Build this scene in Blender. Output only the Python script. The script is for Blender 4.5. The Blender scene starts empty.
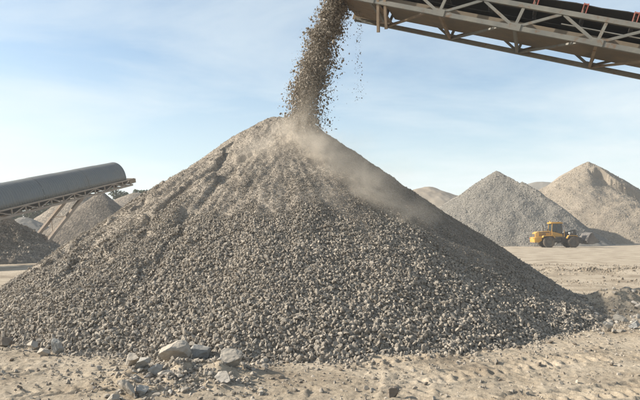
import bpy, bmesh, math, random
import numpy as np
from mathutils import Vector, Matrix, Euler, noise as mnoise

# ------------------------------------------------------------------ camera, sky, sun, exposure
S = bpy.context.scene
COL = S.collection
R = math.radians
F, CX, HY, CAMH = 600.0, 320.0, 231.0, 2.0          # focal length in photo pixels, centre column, horizon row, eye height

cam_d = bpy.data.cameras.new('camera'); cam = bpy.data.objects.new('camera', cam_d); COL.objects.link(cam)
cam.location = (0, 0, CAMH); cam.rotation_euler = (R(90), 0, 0)
cam_d.sensor_width = 36; cam_d.lens = 36 * F / 640; cam_d.shift_y = (HY - 200) / 640
cam_d.clip_start = 0.1; cam_d.clip_end = 6000
S.camera = cam

SUN_EL, SUN_AZ = R(28.3), R(-86.5)                      # azimuth from +Y (view axis), negative = to the left
sun_dir = Vector((math.sin(SUN_AZ) * math.cos(SUN_EL), math.cos(SUN_AZ) * math.cos(SUN_EL), math.sin(SUN_EL)))
W = bpy.data.worlds.new('World'); S.world = W; W.use_nodes = True
nt = W.node_tree; N = nt.nodes; L = nt.links; N.clear()
out = N.new('ShaderNodeOutputWorld'); bg = N.new('ShaderNodeBackground'); bg.inputs['Strength'].default_value = 0.1
sky = N.new('ShaderNodeTexSky'); sky.sky_type = 'NISHITA'; sky.sun_disc = False
sky.sun_elevation = SUN_EL; sky.sun_rotation = SUN_AZ; sky.air_density = 1.0; sky.dust_density = 1.2; sky.ozone_density = 1.0; sky.altitude = 100
tc = N.new('ShaderNodeTexCoord'); sep = N.new('ShaderNodeSeparateXYZ'); L.new(tc.outputs['Generated'], sep.inputs[0])
def wmath(op, a, b=None):
    n = N.new('ShaderNodeMath'); n.operation = op
    for i, v in enumerate((a, b)):
        if v is None: continue
        if isinstance(v, (int, float)): n.inputs[i].default_value = v
        else: L.new(v, n.inputs[i])
    return n.outputs[0]
zz = wmath('ADD', wmath('MAXIMUM', sep.outputs['Z'], 0.0), 0.16)
com = N.new('ShaderNodeCombineXYZ'); L.new(wmath('DIVIDE', sep.outputs['X'], zz), com.inputs[0]); L.new(wmath('DIVIDE', sep.outputs['Y'], zz), com.inputs[1])
mp = N.new('ShaderNodeMapping'); mp.inputs['Scale'].default_value = (0.55, 0.85, 1); mp.inputs['Rotation'].default_value = (0, 0, R(18)); mp.inputs['Location'].default_value = (3.1, 0.6, 0)
L.new(com.outputs[0], mp.inputs['Vector'])
nz = N.new('ShaderNodeTexNoise'); nz.inputs['Scale'].default_value = 1.15; nz.inputs['Detail'].default_value = 9; nz.inputs['Roughness'].default_value = 0.6; nz.inputs['Distortion'].default_value = 0.35
L.new(mp.outputs[0], nz.inputs['Vector'])
cr = N.new('ShaderNodeValToRGB'); cr.color_ramp.elements[0].position = 0.40; cr.color_ramp.elements[1].position = 0.72
L.new(nz.outputs['Fac'], cr.inputs[0])
hor = N.new('ShaderNodeMapRange'); hor.inputs['From Min'].default_value = 0.02; hor.inputs['From Max'].default_value = 0.36
hor.inputs['To Min'].default_value = 0.4; hor.inputs['To Max'].default_value = 0.0; hor.interpolation_type = 'SMOOTHSTEP'
L.new(sep.outputs['Z'], hor.inputs['Value'])
fac = wmath('MINIMUM', wmath('ADD', wmath('MULTIPLY', cr.outputs[0], 0.72), hor.outputs[0]), 0.92)
mixc = N.new('ShaderNodeMix'); mixc.data_type = 'RGBA'; L.new(fac, mixc.inputs['Factor']); L.new(sky.outputs[0], mixc.inputs['A'])
mixc.inputs['B'].default_value = (5.1, 5.3, 5.5, 1)
tint = N.new('ShaderNodeMix'); tint.data_type = 'RGBA'; tint.blend_type = 'MULTIPLY'; tint.inputs['Factor'].default_value = 1.0
tint.inputs['B'].default_value = (0.94, 1.0, 0.99, 1); L.new(mixc.outputs['Result'], tint.inputs['A'])
L.new(tint.outputs['Result'], bg.inputs['Color']); L.new(bg.outputs[0], out.inputs[0])

sd = bpy.data.lights.new('sun', 'SUN'); sd.energy = 4.9; sd.angle = R(0.53); sd.color = (1.0, 0.93, 0.82)
sun = bpy.data.objects.new('sun', sd); COL.objects.link(sun); sun.location = (-30, 0, 30)
sun.rotation_euler = sun_dir.to_track_quat('Z', 'Y').to_euler()
S.view_settings.view_transform = 'Standard'; S.view_settings.look = 'None'
S.view_settings.exposure = 0.88; S.view_settings.gamma = 1; S.view_settings.use_curve_mapping = False
S.render.engine = 'CYCLES'; S.cycles.max_bounces = 6; S.cycles.volume_bounces = 2; S.cycles.use_denoising = True
S.cycles.volume_step_rate = 1.0

rng = np.random.default_rng(7); random.seed(7)

# ------------------------------------------------------------------ helpers
def ground_at(px, py, z=0.0):
    """photo pixel -> point where its ray meets height z"""
    Y = (CAMH - z) * F / (py - HY)
    return Vector(((px - CX) / F * Y, Y, z))
def at(px, py, Y):
    return Vector(((px - CX) / F * Y, Y, CAMH - (py - HY) / F * Y))

_perm = np.random.default_rng(3).permutation(256).astype(np.int64); _perm = np.concatenate([_perm, _perm])
_ang = np.random.default_rng(4).uniform(0, 2 * np.pi, 256); _gx, _gy = np.cos(_ang), np.sin(_ang)
def perlin(x, y):
    x = np.asarray(x, float); y = np.asarray(y, float)
    xi = np.floor(x).astype(np.int64); yi = np.floor(y).astype(np.int64); xf = x - xi; yf = y - yi
    u = xf ** 3 * (xf * (xf * 6 - 15) + 10); v = yf ** 3 * (yf * (yf * 6 - 15) + 10)
    xi &= 255; yi &= 255; x1 = (xi + 1) & 255; y1 = (yi + 1) & 255
    def g(a, b, dx, dy):
        h = _perm[_perm[a] + b]; return _gx[h] * dx + _gy[h] * dy
    n0 = g(xi, yi, xf, yf) * (1 - u) + g(x1, yi, xf - 1, yf) * u
    n1 = g(xi, y1, xf, yf - 1) * (1 - u) + g(x1, y1, xf - 1, yf - 1) * u
    return (n0 * (1 - v) + n1 * v) * 1.5
def fbm(x, y, s, o=4, off=0.0, rough=0.5):
    t = 0; a = 1.0; f = s
    for i in range(o):
        t = t + a * perlin(np.asarray(x) * f + off + 17.3 * i, np.asarray(y) * f - off + 9.1 * i); a *= rough; f *= 2.03
    return t
def sstep(a, b, x):
    t = np.clip((np.asarray(x, float) - a) / (b - a), 0, 1); return t * t * (3 - 2 * t)

def tag(o, label=None, cat=None, group=None, kind=None):
    if label: o['label'] = label
    if cat: o['category'] = cat
    if group: o['group'] = group
    if kind: o['kind'] = kind
    return o
def empty(name, loc=(0, 0, 0), rz=0.0):
    o = bpy.data.objects.new(name, None); COL.objects.link(o); o.location = loc; o.rotation_euler = (0, 0, rz); o.empty_display_size = 0.3
    return o
def link(name, me, parent=None, loc=None, rot=None):
    o = bpy.data.objects.new(name, me); COL.objects.link(o); o.parent = parent
    if loc is not None: o.location = loc
    if rot is not None: o.rotation_euler = rot
    return o
def np_mesh(name, verts, faces, mat=None, smooth=False):
    me = bpy.data.meshes.new(name); verts = np.asarray(verts, np.float32); faces = np.asarray(faces, np.int32); k = faces.shape[1]
    me.vertices.add(len(verts)); me.vertices.foreach_set('co', verts.ravel())
    me.loops.add(faces.size); me.loops.foreach_set('vertex_index', faces.ravel())
    me.polygons.add(len(faces)); me.polygons.foreach_set('loop_start', np.arange(0, faces.size, k, dtype=np.int32))
    me.polygons.foreach_set('use_smooth', np.full(len(faces), smooth, dtype=bool))
    me.update(calc_edges=True)
    if mat: me.materials.append(mat)
    return me
def grid_faces(nr, nc, wrap=False):
    i = np.arange(nr - 1)[:, None]; j = np.arange(nc if wrap else nc - 1)[None, :]; j2 = (j + 1) % nc
    return np.stack([(i * nc + j), (i * nc + j2), ((i + 1) * nc + j2), ((i + 1) * nc + j)], -1).reshape(-1, 4)

class MB:
    """collects boxes, bars, tubes and prisms, then links them as one mesh object"""
    def __init__(s): s.v = []; s.f = []
    def add(s, vs, fs):
        b = len(s.v); s.v += [tuple(v) for v in vs]; s.f += [tuple(b + i for i in f) for f in fs]; return s
    def bar(s, p, q, a, b, up=(0, 0, 1)):
        """rectangular bar p->q, a wide (sideways), b tall (along up)"""
        p, q = Vector(p), Vector(q); d = (q - p).normalized(); up = Vector(up)
        sd_ = d.cross(up)
        if sd_.length < 1e-4: sd_ = d.cross(Vector((1, 0, 0)))
        sd_.normalize(); u = sd_.cross(d).normalized(); vs = []
        for c in (p, q):
            for i, j in ((-1, -1), (1, -1), (1, 1), (-1, 1)): vs.append(c + sd_ * (a / 2 * i) + u * (b / 2 * j))
        return s.add(vs, [(3, 2, 1, 0), (4, 5, 6, 7)] + [(i, (i + 1) % 4, 4 + (i + 1) % 4, 4 + i) for i in range(4)])
    def box(s, c, d):
        c = Vector(c); x, y, z = d
        return s.bar(c - Vector((x / 2, 0, 0)), c + Vector((x / 2, 0, 0)), y, z)
    def tube(s, p, q, r, r2=None, n=12, caps=True):
        p, q = Vector(p), Vector(q); d = (q - p).normalized(); r2 = r if r2 is None else r2
        a = d.orthogonal().normalized(); b = d.cross(a); vs = []
        for c, rr in ((p, r), (q, r2)):
            for i in range(n):
                t = 2 * math.pi * i / n; vs.append(c + a * (math.cos(t) * rr) + b * (math.sin(t) * rr))
        fs = [(i, (i + 1) % n, n + (i + 1) % n, n + i) for i in range(n)]
        if caps: fs += [tuple(range(n - 1, -1, -1)), tuple(range(n, 2 * n))]
        return s.add(vs, fs)
    def prism(s, prof, y0, y1, inset=0.0):
        """profile in x,z extruded along y"""
        n = len(prof); vs = [(x, y0, z) for x, z in prof] + [(x, y1, z) for x, z in prof]
        return s.add(vs, [tuple(range(n)), tuple(range(2 * n - 1, n - 1, -1))] + [(i, n + i, n + (i + 1) % n, (i + 1) % n) for i in range(n)])
    def lathe(s, prof, n=28, axis='y', c=(0, 0, 0)):
        vs = []; m = len(prof)
        for k in range(n):
            t = 2 * math.pi * k / n
            for (r, h) in prof: vs.append((c[0] + r * math.cos(t), c[1] + h, c[2] + r * math.sin(t)))
        fs = []
        for k in range(n):
            for i in range(m - 1): fs.append((k * m + i, k * m + i + 1, ((k + 1) % n) * m + i + 1, ((k + 1) % n) * m + i))
        return s.add(vs, fs)
    def build(s, name, mat, parent=None, bevel=0.0, smooth=False, loc=None, mtx=None):
        me = bpy.data.meshes.new(name); vs = s.v
        if mtx is not None: vs = [tuple(mtx @ Vector(v)) for v in vs]
        me.from_pydata(vs, [], s.f); bm = bmesh.new(); bm.from_mesh(me); bmesh.ops.recalc_face_normals(bm, faces=bm.faces)
        if bevel: bmesh.ops.bevel(bm, geom=[e for e in bm.edges if len(e.link_faces) == 2 and e.calc_face_angle(0) > 0.5], offset=bevel, segments=2, affect='EDGES', profile=0.6)
        bm.to_mesh(me); bm.free()
        if smooth:
            for p in me.polygons: p.use_smooth = True
            me.set_sharp_from_angle(angle=R(38))
        me.materials.append(mat)
        return link(name, me, parent, loc)

# ------------------------------------------------------------------ materials
def new_mat(name):
    m = bpy.data.materials.new(name); m.use_nodes = True; t = m.node_tree; t.nodes.clear()
    o = t.nodes.new('ShaderNodeOutputMaterial'); b = t.nodes.new('ShaderNodeBsdfPrincipled'); t.links.new(b.outputs[0], o.inputs[0])
    b.inputs['Specular IOR Level'].default_value = 0.25
    return m, t, b
def tnoise(t, scale, detail=6, rough=0.6, coord='Object', dist=0.0, vec=None):
    n = t.nodes.new('ShaderNodeTexNoise'); n.inputs['Scale'].default_value = scale; n.inputs['Detail'].default_value = detail
    n.inputs['Roughness'].default_value = rough; n.inputs['Distortion'].default_value = dist
    if vec is None:
        c = t.nodes.new('ShaderNodeTexCoord'); vec = c.outputs[coord]
    t.links.new(vec, n.inputs['Vector']); return n.outputs['Fac']
def tramp(t, fac, stops):
    r = t.nodes.new('ShaderNodeValToRGB'); e = r.color_ramp.elements
    while len(e) < len(stops): e.new(0.5)
    for i, (p, c) in enumerate(stops): e[i].position = p; e[i].color = (*c, 1)
    t.links.new(fac, r.inputs[0]); return r.outputs[0]
def tmix(t, fac, a, b, mode='MIX'):
    m = t.nodes.new('ShaderNodeMix'); m.data_type = 'RGBA'; m.blend_type = mode
    for k, v in (('Factor', fac), ('A', a), ('B', b)):
        if isinstance(v, (int, float)): m.inputs[k].default_value = v
        elif isinstance(v, tuple): m.inputs[k].default_value = (*v, 1)
        else: t.links.new(v, m.inputs[k])
    return m.outputs['Result']
def tbump(t, b, h, strength, dist):
    n = t.nodes.new('ShaderNodeBump'); n.inputs['Strength'].default_value = strength; n.inputs['Distance'].default_value = dist
    t.links.new(h, n.inputs['Height']); t.links.new(n.outputs[0], b.inputs['Normal'])
def tm(t, op, a, b=0.0):
    n = t.nodes.new('ShaderNodeMath'); n.operation = op
    for i, v in enumerate((a, b)):
        if isinstance(v, (int, float)): n.inputs[i].default_value = v
        else: t.links.new(v, n.inputs[i])
    return n.outputs[0]

def earth_mat(name, c1, c2, c3, s_big, s_fine, bump=0.6, dist=0.03, grain=None, con=0.85):
    """dry loose earth: three tones in patches, fine grain, relief"""
    m, t, b = new_mat(name); b.inputs['Roughness'].default_value = 0.95; b.inputs['Specular IOR Level'].default_value = 0.1
    big = tnoise(t, s_big, 5, 0.6); fine = tnoise(t, s_fine, 8, 0.72)
    col = tramp(t, big, [(0.32, c1), (0.5, c2), (0.68, c3)])
    g = tramp(t, fine, [(0.3, (0.62, 0.6, 0.58)), (0.5, (1, 1, 1)), (0.72, (1.25, 1.25, 1.25))])
    col = tmix(t, con, col, g, 'MULTIPLY')
    if grain:
        v = t.nodes.new('ShaderNodeTexVoronoi'); v.inputs['Scale'].default_value = grain; c = t.nodes.new('ShaderNodeTexCoord'); t.links.new(c.outputs['Object'], v.inputs['Vector'])
        hs = t.nodes.new('ShaderNodeSeparateColor'); t.links.new(v.outputs['Color'], hs.inputs[0])
        vg = tramp(t, hs.outputs[0], [(0.0, (0.6, 0.6, 0.6)), (0.6, (1, 1, 1)), (1.0, (1.45, 1.42, 1.38))])
        col = tmix(t, con * 0.95, col, vg, 'MULTIPLY')
        hgt = tm(t, 'SUBTRACT', fine, tm(t, 'MULTIPLY', v.outputs['Distance'], 0.7))
    else: hgt = fine
    t.links.new(col, b.inputs['Base Color']); tbump(t, b, hgt, bump, dist)
    return m
def stone_mat(name, tones, dust=(0.36, 0.31, 0.25), dust_amt=0.5, scale=14.0, inst=True):
    m, t, b = new_mat(name); b.inputs['Roughness'].default_value = 0.9; b.inputs['Specular IOR Level'].default_value = 0.2
    oi = t.nodes.new('ShaderNodeObjectInfo')
    n = len(tones); col = tramp(t, oi.outputs['Random'], [(i / (n - 1), c) for i, c in enumerate(tones)])
    f = tnoise(t, scale, 7, 0.65); col = tmix(t, 0.8, col, tramp(t, f, [(0.3, (0.7, 0.69, 0.68)), (0.5, (1, 1, 1)), (0.7, (1.22, 1.22, 1.22))]), 'MULTIPLY')
    geo = t.nodes.new('ShaderNodeNewGeometry'); sx = t.nodes.new('ShaderNodeSeparateXYZ'); t.links.new(geo.outputs['Normal'], sx.inputs[0])
    up = t.nodes.new('ShaderNodeMapRange'); up.inputs['From Min'].default_value = 0.25; up.inputs['From Max'].default_value = 1.0; t.links.new(sx.outputs['Z'], up.inputs['Value'])
    d = tm(t, 'MULTIPLY', tm(t, 'MULTIPLY', up.outputs[0], tnoise(t, scale * 0.6, 4, 0.6)), dust_amt * 1.6)
    col = tmix(t, d, col, dust); t.links.new(col, b.inputs['Base Color']); tbump(t, b, f, 0.5, 0.01)
    return m
def paint_mat(name, c, dirt=(0.3, 0.25, 0.19), amt=0.4, rough=0.55, metal=0.0, scale=3.0, rust=None):
    m, t, b = new_mat(name); b.inputs['Roughness'].default_value = rough; b.inputs['Metallic'].default_value = metal
    f = tnoise(t, scale, 8, 0.68); k = tramp(t, f, [(0.38, (0, 0, 0)), (0.72, (1, 1, 1))])
    col = tmix(t, tm(t, 'MULTIPLY', k, amt), c, dirt)
    if rust:
        k2 = tramp(t, tnoise(t, scale * 2.3, 6, 0.7), [(0.55, (0, 0, 0)), (0.66, (1, 1, 1))]); col = tmix(t, tm(t, 'MULTIPLY', k2, 0.8), col, rust)
    t.links.new(col, b.inputs['Base Color']); tbump(t, b, tnoise(t, scale * 9, 4, 0.6), 0.15, 0.01)
    r = tm(t, 'ADD', tm(t, 'MULTIPLY', k, 0.3), rough); t.links.new(r, b.inputs['Roughness'])
    return m

M = {}
M['ground'] = earth_mat('dry_dirt', (0.25, 0.20, 0.145), (0.385, 0.318, 0.236), (0.465, 0.392, 0.3), 0.7, 13.0, 1.0, 0.04)
M['mound'] = earth_mat('crusher_run_earth', (0.235, 0.203, 0.166), (0.28, 0.242, 0.198), (0.325, 0.281, 0.228), 0.8, 14.0, 0.7, 0.022, grain=30.0, con=0.6)
M['gravel'] = stone_mat('gravel_stone', [(0.20, 0.173, 0.141), (0.25, 0.217, 0.178), (0.285, 0.248, 0.204), (0.315, 0.275, 0.226), (0.38, 0.334, 0.277)], dust=(0.37, 0.32, 0.256), dust_amt=0.55, scale=22.0)
M['chipping'] = stone_mat('grey_chipping_stone', [(0.175, 0.161, 0.14), (0.205, 0.189, 0.164), (0.225, 0.207, 0.18), (0.27, 0.249, 0.217)], dust=(0.30, 0.27, 0.23), dust_amt=0.3, scale=5.0)
M['sandlump'] = stone_mat('sand_lump', [(0.225, 0.188, 0.144), (0.27, 0.227, 0.176), (0.31, 0.262, 0.204)], dust=(0.31, 0.26, 0.20), dust_amt=0.3, scale=5.0)
M['falling'] = stone_mat('falling_stone', [(0.17, 0.145, 0.117), (0.235, 0.202, 0.163), (0.29, 0.25, 0.203), (0.36, 0.313, 0.257)], dust=(0.36, 0.31, 0.245), dust_amt=0.4, scale=22.0)
M['boulder'] = stone_mat('boulder_stone', [(0.30, 0.268, 0.225), (0.36, 0.323, 0.273), (0.33, 0.297, 0.255)], dust=(0.38, 0.325, 0.255), dust_amt=0.7, scale=9.0)
M['blue_rock'] = stone_mat('blue_grey_rock', [(0.26, 0.257, 0.243), (0.32, 0.316, 0.30)], dust=(0.38, 0.33, 0.265), dust_amt=0.6, scale=8.0)
M['pale_rock'] = stone_mat('pale_rock', [(0.34, 0.305, 0.255), (0.42, 0.38, 0.325), (0.38, 0.35, 0.315)], dust=(0.46, 0.39, 0.31), dust_amt=0.4, scale=9.0)
M['clod'] = stone_mat('dark_clod', [(0.15, 0.125, 0.10), (0.22, 0.185, 0.15)], dust=(0.34, 0.28, 0.21), dust_amt=0.3, scale=12.0)
M['grey_pile'] = earth_mat('grey_chippings', (0.20, 0.182, 0.155), (0.215, 0.196, 0.168), (0.235, 0.214, 0.184), 0.10, 7.0, 0.6, 0.05, grain=None, con=1.0)
M['sand_pile'] = earth_mat('tan_sand', (0.225, 0.188, 0.145), (0.255, 0.215, 0.168), (0.285, 0.242, 0.191), 0.14, 6.0, 0.6, 0.08, grain=None, con=0.9)
M['brown_pile'] = earth_mat('brown_crushed_earth', (0.19, 0.16, 0.127), (0.235, 0.199, 0.158), (0.28, 0.238, 0.19), 0.2, 4.0, 0.9, 0.15, grain=4.5)
M['dark_earth'] = earth_mat('dark_brown_earth', (0.105, 0.088, 0.07), (0.14, 0.118, 0.094), (0.19, 0.161, 0.128), 0.35, 4.0, 0.9, 0.15, grain=4.5)
M['steel'] = paint_mat('dusty_grey_steel', (0.15, 0.148, 0.132), dirt=(0.25, 0.233, 0.195), amt=0.75, rough=0.6, metal=0.0, scale=2.2, rust=(0.16, 0.10, 0.06))
M['rusty'] = paint_mat('rusty_brown_steel', (0.20, 0.15, 0.105), dirt=(0.33, 0.26, 0.18), amt=0.8, rough=0.75, scale=2.8, rust=(0.17, 0.085, 0.04))
M['pan'] = paint_mat('dirty_return_pan', (0.15, 0.125, 0.095), dirt=(0.25, 0.195, 0.135), amt=0.8, rough=0.8, scale=2.0)
M['belt'] = paint_mat('black_rubber', (0.018, 0.017, 0.016), dirt=(0.09, 0.08, 0.065), amt=0.35, rough=0.8, scale=3.0)
M['red'] = paint_mat('dull_red_bracket', (0.30, 0.08, 0.06), dirt=(0.3, 0.22, 0.17), amt=0.6, rough=0.6, scale=6.0)
M['conduit'] = paint_mat('pale_conduit', (0.55, 0.53, 0.48), amt=0.3, scale=4.0)
M['cover'] = paint_mat('grey_corrugated_sheet', (0.165, 0.172, 0.17), dirt=(0.24, 0.232, 0.21), amt=0.55, rough=0.42, metal=0.35, scale=0.7)
M['frame'] = paint_mat('pale_brown_frame', (0.32, 0.265, 0.21), dirt=(0.24, 0.17, 0.12), amt=0.7, rough=0.7, scale=1.4)
M['yellow'] = paint_mat('machine_yellow', (0.55, 0.28, 0.035), dirt=(0.36, 0.26, 0.14), amt=0.85, rough=0.45, scale=1.6)
M['dark'] = paint_mat('dark_grey_metal', (0.06, 0.057, 0.052), dirt=(0.25, 0.2, 0.15), amt=0.55, rough=0.6, scale=2.0)
M['bucket'] = paint_mat('worn_bucket_steel', (0.10, 0.092, 0.085), dirt=(0.27, 0.235, 0.2), amt=0.6, rough=0.5, metal=0.2, scale=1.8)
M['tyre'] = paint_mat('dusty_tyre', (0.07, 0.06, 0.05), dirt=(0.24, 0.19, 0.14), amt=0.6, rough=0.9, scale=3.0)
M['rim'] = paint_mat('dusty_rim', (0.55, 0.42, 0.27), dirt=(0.36, 0.29, 0.21), amt=0.7, rough=0.7, scale=3.0)
M['glass'], _t, _b = new_mat('cab_glass'); _b.inputs['Base Color'].default_value = (0.05, 0.07, 0.075, 1); _b.inputs['Roughness'].default_value = 0.08; _b.inputs['Specular IOR Level'].default_value = 0.6; _b.inputs['Transmission Weight'].default_value = 0.45
M['lamp'] = paint_mat('lamp_lens', (0.7, 0.68, 0.62), amt=0.3, rough=0.2)
M['red_lens'] = paint_mat('red_lens', (0.35, 0.03, 0.02), amt=0.2, rough=0.25)
M['bark'] = paint_mat('bark', (0.10, 0.08, 0.06), dirt=(0.18, 0.15, 0.12), amt=0.6, rough=0.9, scale=5)
def leaf_mat(name, tones):
    m, t, b = new_mat(name); b.inputs['Roughness'].default_value = 0.7
    c = t.nodes.new('ShaderNodeTexCoord'); f = tnoise(t, 0.9, 5, 0.6)
    col = tramp(t, f, [(0.35, tones[0]), (0.5, tones[1]), (0.66, tones[2])]); t.links.new(col, b.inputs['Base Color'])
    b.inputs['Specular IOR Level'].default_value = 0.05
    return m
M['leaf'] = leaf_mat('olive_leaves', [(0.035, 0.048, 0.02), (0.055, 0.068, 0.028), (0.085, 0.095, 0.042)])

# ------------------------------------------------------------------ shapes of the land
PC = np.array([-1.12, 17.7]); PH = 5.36; PS = 0.668                  # big gravel pile: centre, height, slope
def smax(a, b, k):
    h = np.clip(0.5 + 0.5 * (a - b) / k, 0, 1); return b * (1 - h) + a * h + k * h * (1 - h)
def pile_h(x, y, detail=True):
    x = np.asarray(x, float); y = np.asarray(y, float)
    dx, dy = x - PC[0], y - PC[1]; r = np.hypot(np.maximum(np.where(dx < 0, -dx - 0.24, dx - 0.40), 0), dy); ph = np.arctan2(dy, dx)
    wob = 1 + 0.012 * np.sin(3 * ph + 0.6) + 0.012 * np.sin(7 * ph + 2.0) + 0.008 * np.sin(13 * ph) + 0.035 * sstep(-0.3, -0.9, np.cos(ph)) - 0.04 * np.exp(-((ph + 1.55) / 0.5) ** 2) + 0.03 * np.exp(-((ph + 0.55) / 0.3) ** 2)
    main = PH - PS * wob * (np.sqrt(r * r + 0.26 ** 2) - 0.22)
    z = main
    hol = np.exp(-((ph + 0.55) / 0.33) ** 2) * sstep(0.6, 2.2, r) * sstep(8.4, 6.5, r); z = z - 0.26 * hol   # hollow on the far right flank
    zc = 2.50 - 0.31 * np.maximum(x - 0.5, 0) - 0.5 * np.maximum(0.3 - x, 0); yc = 13.6 + 0.42 * np.maximum(x - 3, 0)
    lobe = zc - 0.60 * np.maximum(yc - y, 0) - 0.72 * np.maximum(y - yc, 0) - 0.28 * np.maximum(x - 4.2, 0) - 0.6 * np.maximum(x - 5.8, 0)      # coarse apron spread on the front right
    z = smax(z, lobe, 0.14)
    if detail:
        up = sstep(0.3, 1.5, z)
        z = z + 0.07 * fbm(x, y, 0.55, 4, 3.0)
        st = fbm(ph * 9.0, r * 0.22, 1.0, 4, 11.0) * sstep(1.4, 4.0, r) * (0.35 + 0.65 * sstep(0.4, 3.0, z))   # slides running downhill
        left = sstep(0.2, -0.8, np.cos(ph) )
        z = z + st * (0.035 + 0.115 * left) + 0.025 * fbm(x, y, 3.2, 3, 5.0) + 0.02 * sstep(2.2, 3.6, z) * fbm(x, y, 7.0, 3, 15.0)
        # slumped scarps on the left shoulder
        sc = fbm(x, y, 1.1, 3, 21.0); z = z - 0.16 * left * sstep(0.12, 0.3, sc) * up * sstep(1.0, 2.2, r)
    return z
HEAP = ground_at(185, 378)                                           # rubble heap in front
BERM = np.array([7.9, 15.9])
def ground_h(x, y):
    x = np.asarray(x, float); y = np.asarray(y, float)
    near = sstep(34, 20, y) * sstep(26, 16, np.abs(x))
    z = 0.05 * fbm(x, y, 0.22, 3, 2.0) * (0.4 + near)
    z = z + near * (0.016 * fbm(x, y, 1.6, 4, 7.0) + 0.007 * fbm(x, y, 12.0, 2, 1.0) + 0.007 * sstep(0.25, 0.7, fbm(x, y, 6.0, 3, 13.0)) + 0.022 * sstep(0.55, 0.75, fbm(x, y, 8.0, 3, 52.0)))
    churn = sstep(0.05, 0.45, fbm(x, y, 0.55, 2, 31.0)) * near
    z = z + churn * 0.02 * np.maximum(fbm(x, y, 5.2, 3, 44.0), -0.1)
    # wheel tracks with lug prints
    for (ax, ay, bx, by, wd, sp, dp) in ((0.75, 6.2, 1.35, 9.6, 0.5, 0.2, 0.5), (2.15, 6.3, 2.9, 9.9, 0.5, 0.2, 0.45), (-0.4, 7.45, 4.6, 9.5, 0.46, 0.21, 0.6), (-0.6, 8.6, 3.4, 10.15, 0.42, 0.2, 0.8), (1.6, 6.9, 6.5, 8.6, 0.5, 0.22, 0.9), (-6.5, 7.2, -1.9, 7.7, 0.45, 0.21, 0.6), (-5.5, 9.0, -3.2, 8.3, 0.4, 0.2, 0.5), (3.2, 9.2, 9.0, 11.0, 0.5, 0.22, 0.6)):
        ux, uy = bx - ax, by - ay; ln = math.hypot(ux, uy); ux /= ln; uy /= ln
        s = (x - ax) * ux + (y - ay) * uy; d = -(x - ax) * uy + (y - ay) * ux + 0.12 * np.sin(s * 1.1)
        inb = sstep(wd * 0.5 + 0.07, wd * 0.5 - 0.05, np.abs(d)) * sstep(-0.3, 0.4, s) * sstep(ln + 0.3, ln - 0.4, s)
        patch = sstep(-0.5, 0.0, fbm(x, y, 0.8, 2, 61.0 + ax))
        lug = np.sin(2 * np.pi * (s + 0.55 * np.abs(d)) / sp + 1.4 * fbm(x, y, 1.3, 3, 5.0))
        z = z + dp * inb * patch * (-0.03 + 0.045 * sstep(-0.2, 0.4, lug))
        rim = sstep(0.1, 0.0, np.abs(np.abs(d) - wd * 0.5 - 0.07)) * sstep(0, 0.6, s) * sstep(ln, ln - 0.6, s)
        z = z + dp * 0.03 * rim * patch
    # rubble heap, berm on the right, low windrow behind it
    hx, hy = x - HEAP.x, y - HEAP.y
    z = z + 0.26 * np.exp(-(hx / 1.0) ** 2 - ((hy + 0.05) / 0.75) ** 2) * (1 + 0.5 * fbm(x, y, 2.6, 3, 9.0))
    bx_, by_ = x - BERM[0], y - BERM[1]
    z = z + 0.46 * np.exp(-(np.maximum(np.abs(bx_ - 0.9) - 1.1, 0) / 0.85) ** 2 - ((by_ - 0.25 * bx_) / 0.95) ** 2) * (1 + 0.35 * fbm(x, y, 1.5, 4, 19.0))
    wy = y - 27.5 - 1.1 * np.sin(x * 0.14)
    z = z + 0.30 * np.exp(-(wy / 0.6) ** 2) * sstep(5, 9, x) * (0.75 + 0.45 * fbm(x, y, 1.1, 4, 23.0))
    return z

def axis(lo, hi, step, far_lo, far_hi, g=1.16):
    a = list(np.arange(lo, hi + 1e-6, step)); s = step; p = a[-1]; up = []
    while p < far_hi: s *= g; p += s; up.append(p)
    s = step; p = a[0]; dn = []
    while p > far_lo: s *= g; p -= s; dn.append(p)
    return np.array(dn[::-1] + a + up)
gx_ = axis(-6.5, 9.0, 0.028, -2500, 2500, 1.07); gy_ = axis(5.8, 15.0, 0.028, -400, 4000, 1.035)
X, Y = np.meshgrid(gx_, gy_); Z = ground_h(X, Y)
gm = np_mesh('ground', np.stack([X, Y, Z], -1).reshape(-1, 3), grid_faces(len(gy_), len(gx_)), M['ground'], True)
ground = link('ground', gm); tag(ground, 'dry tan dirt yard floor with wheel tracks and clods', 'ground', kind='structure')

# ------------------------------------------------------------------ stone shapes
def stone_mesh(name, seed, sub=3, flat=(0.75, 1.0), cuts=11, rough=0.05, mat=None, smooth=False, cutk=(0.55, 0.86)):
    r = random.Random(seed); bm = bmesh.new(); bmesh.ops.create_icosphere(bm, subdivisions=sub, radius=1.0)
    pl = []
    for i in range(cuts):
        d = Vector((r.gauss(0, 1), r.gauss(0, 1), r.gauss(0, 1))).normalized(); pl.append((d, r.uniform(*cutk)))
    ax = Vector((r.uniform(0.95, 1.25), r.uniform(0.7, 0.95), r.uniform(*flat) * 0.72)); off = Vector((r.uniform(0, 50),) * 3)
    for v in bm.verts:
        p = v.co.copy()
        for d, k in pl:
            e = p.dot(d) - k
            if e > 0: p -= d * e
        p *= 1 + rough * mnoise.fractal(p * 2.2 + off, 1.0, 2.0, 5)
        v.co = Vector((p.x * ax.x, p.y * ax.y, p.z * ax.z))
    me = bpy.data.meshes.new(name); bm.to_mesh(me); bm.free()
    if smooth:
        for q in me.polygons: q.use_smooth = True
        me.set_sharp_from_angle(angle=R(24))
    if mat: me.materials.append(mat)
    return me
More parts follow.
